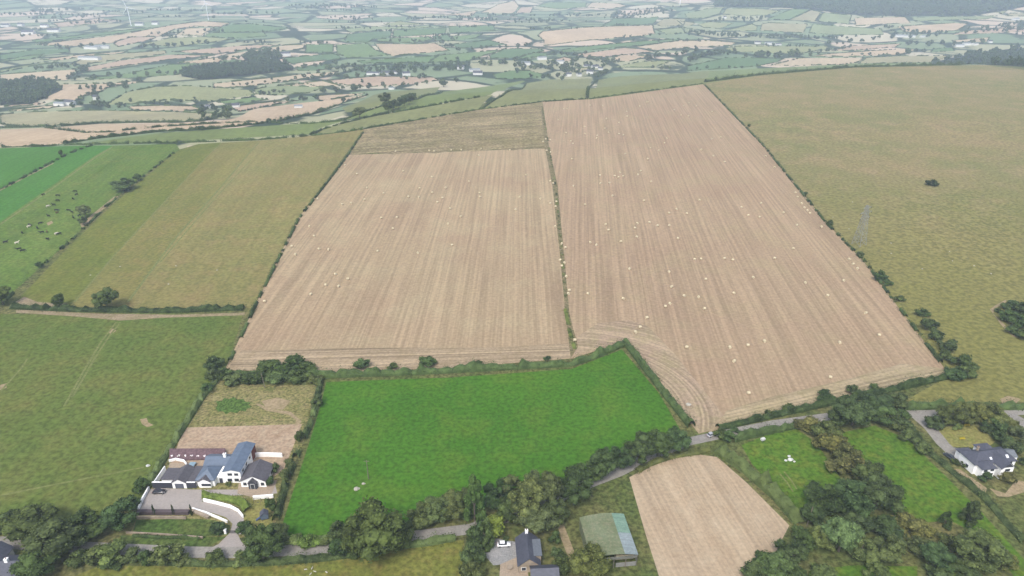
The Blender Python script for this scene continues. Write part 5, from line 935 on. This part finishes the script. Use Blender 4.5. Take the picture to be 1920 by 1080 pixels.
stone(1764,803,.7,'white boulder on the dry lawn by the junction', TARP); stone(1081,880,.7,'small white boulder in the bright green field by the trees', TARP); stone(277,874,.6,'white boulder in the lower pasture beside the white house', TARP); stone(1290,760,1.0,'grey rubble heap at the corner of the right stubble', WST, 'rubble heap', 'rubble_heap')
def bench_plant(px, py, label): 
    t = thing('yellow_bench', label, 'bench', gp(px, py), .2); Y = plain('yellow_paint', C(220, 200, 60), .6); MB().box(-1.2, 1.2, -.3, .3, .4, .48).build('seat', Y, t); MB().box(-1.2, 1.2, .24, .3, .6, .95).build('backrest', Y, t); [MB().box(x - .05, x + .05, -.25, .3, 0, .397).build('leg', Y, t) for x in (-1, 1)]
bench_plant(1804,824,'yellow bench in the middle of the dry lawn'); bench_plant(1813,799,'yellow bench at the top of the dry lawn')
# ------------------------------------------------------------------ cars
TYRE = plain('tyre_rubber', (0.02, 0.02, 0.02, 1), .85)
def car(px, py, rz, body, label, van=False):
    t = thing('parked_car', label, 'car', gp(px, py), rz); prof = [(-2.15, .35), (2.1, .35), (2.15, .7), (1.9, .88), (1.0, .98), (-2.0, 1.0), (-2.2, .8)]; b = MB(); n = len(prof)
    b.add([(x, -.86, z) for x, z in prof] + [(x, .86, z) for x, z in prof], [tuple(range(n)), tuple(range(n, 2 * n))[::-1]] + [(i, n + i, n + (i + 1) % n, (i + 1) % n) for i in range(n)])
    me = b.mesh('body', body); bm = bmesh.new(); bm.from_mesh(me); bmesh.ops.bevel(bm, geom=bm.edges[:], offset=.07, segments=2, affect='EDGES'); bmesh.ops.recalc_face_normals(bm, faces=bm.faces[:]); bm.to_mesh(me); bm.free(); link('body', smooth(me), t)
    x0, x1 = (-2.05, 1.2) if van else (-1.75, .95); lo, hi = (x0, x1), (x0 + .45, x1 - .75); h = 1.75 if van else 1.5
    V = [(lo[0], -.78, .99), (lo[1], -.78, .97), (lo[1], .78, .97), (lo[0], .78, .99), (hi[0], -.62, h), (hi[1], -.62, h), (hi[1], .62, h), (hi[0], .62, h)]; MB().add(V, [(0, 1, 5, 4), (1, 2, 6, 5), (2, 3, 7, 6), (3, 0, 4, 7)]).build('windows', GLASS, t); MB().box(hi[0] - .05, hi[1] + .05, -.64, .64, h + .003, h + .06).build('car_roof', body, t)
    for x in (-1.35, 1.35):
        for y in (-.8, .8): w = MB().tube((x, y - .1, .33), (x, y + .1, .33), .33, k=14).build('wheel', TYRE, t); MB().tube((x, y - .107, .33), (x, y + .107, .33), .18, k=10).build('rim', METAL, w)
    for y in (-.6, .6): MB().box(2.08, 2.17, y - .18, y + .18, .62, .76).build('headlight', TARP, t); MB().box(-2.21, -2.12, y - .16, y + .16, .68, .84).build('tail_light', plain('red_lens', (.4, .02, .02, 1), .3), t)
car(299,924,.03,plain('black_paint', (.025, .02, .025, 1), .3, .5, .02),'black car parked in the courtyard of the white house'); car(945,1023,.06,plain('white_paint', (.75, .75, .76, 1), .3, .5, .02),'white car with dark windows in the gravel yard'); car(1779,858,1.9,plain('dark_paint', (.03, .035, .04, 1), .3, .5, .02),'dark car on the drive of the right white house'); car(1334,817,.5,plain('silver_paint', (.3, .3, .31, 1), .3, .5, .02),'pale car stopped at the field gateway by the lane')
flush_labels()
# ------------------------------------------------------------------ the hazy air
hm_ = bpy.data.materials.new('hazy_air'); hm_.use_nodes = True; ht = hm_.node_tree
for n in list(ht.nodes):
    if n.type == 'BSDF_PRINCIPLED': ht.nodes.remove(n)
pv = ht.nodes.new('ShaderNodeVolumePrincipled'); pv.inputs['Color'].default_value = (0.71, 0.84, 1.0, 1); pv.inputs['Density'].default_value = 1.42e-4; pv.inputs['Anisotropy'].default_value = 0.0
ht.links.new(pv.outputs[0], [n for n in ht.nodes if n.type == 'OUTPUT_MATERIAL'][0].inputs['Volume'])
structure(MB().box(-26000, 26000, -26000, 26000, -120, 420).build('haze', hm_), 'stuff')
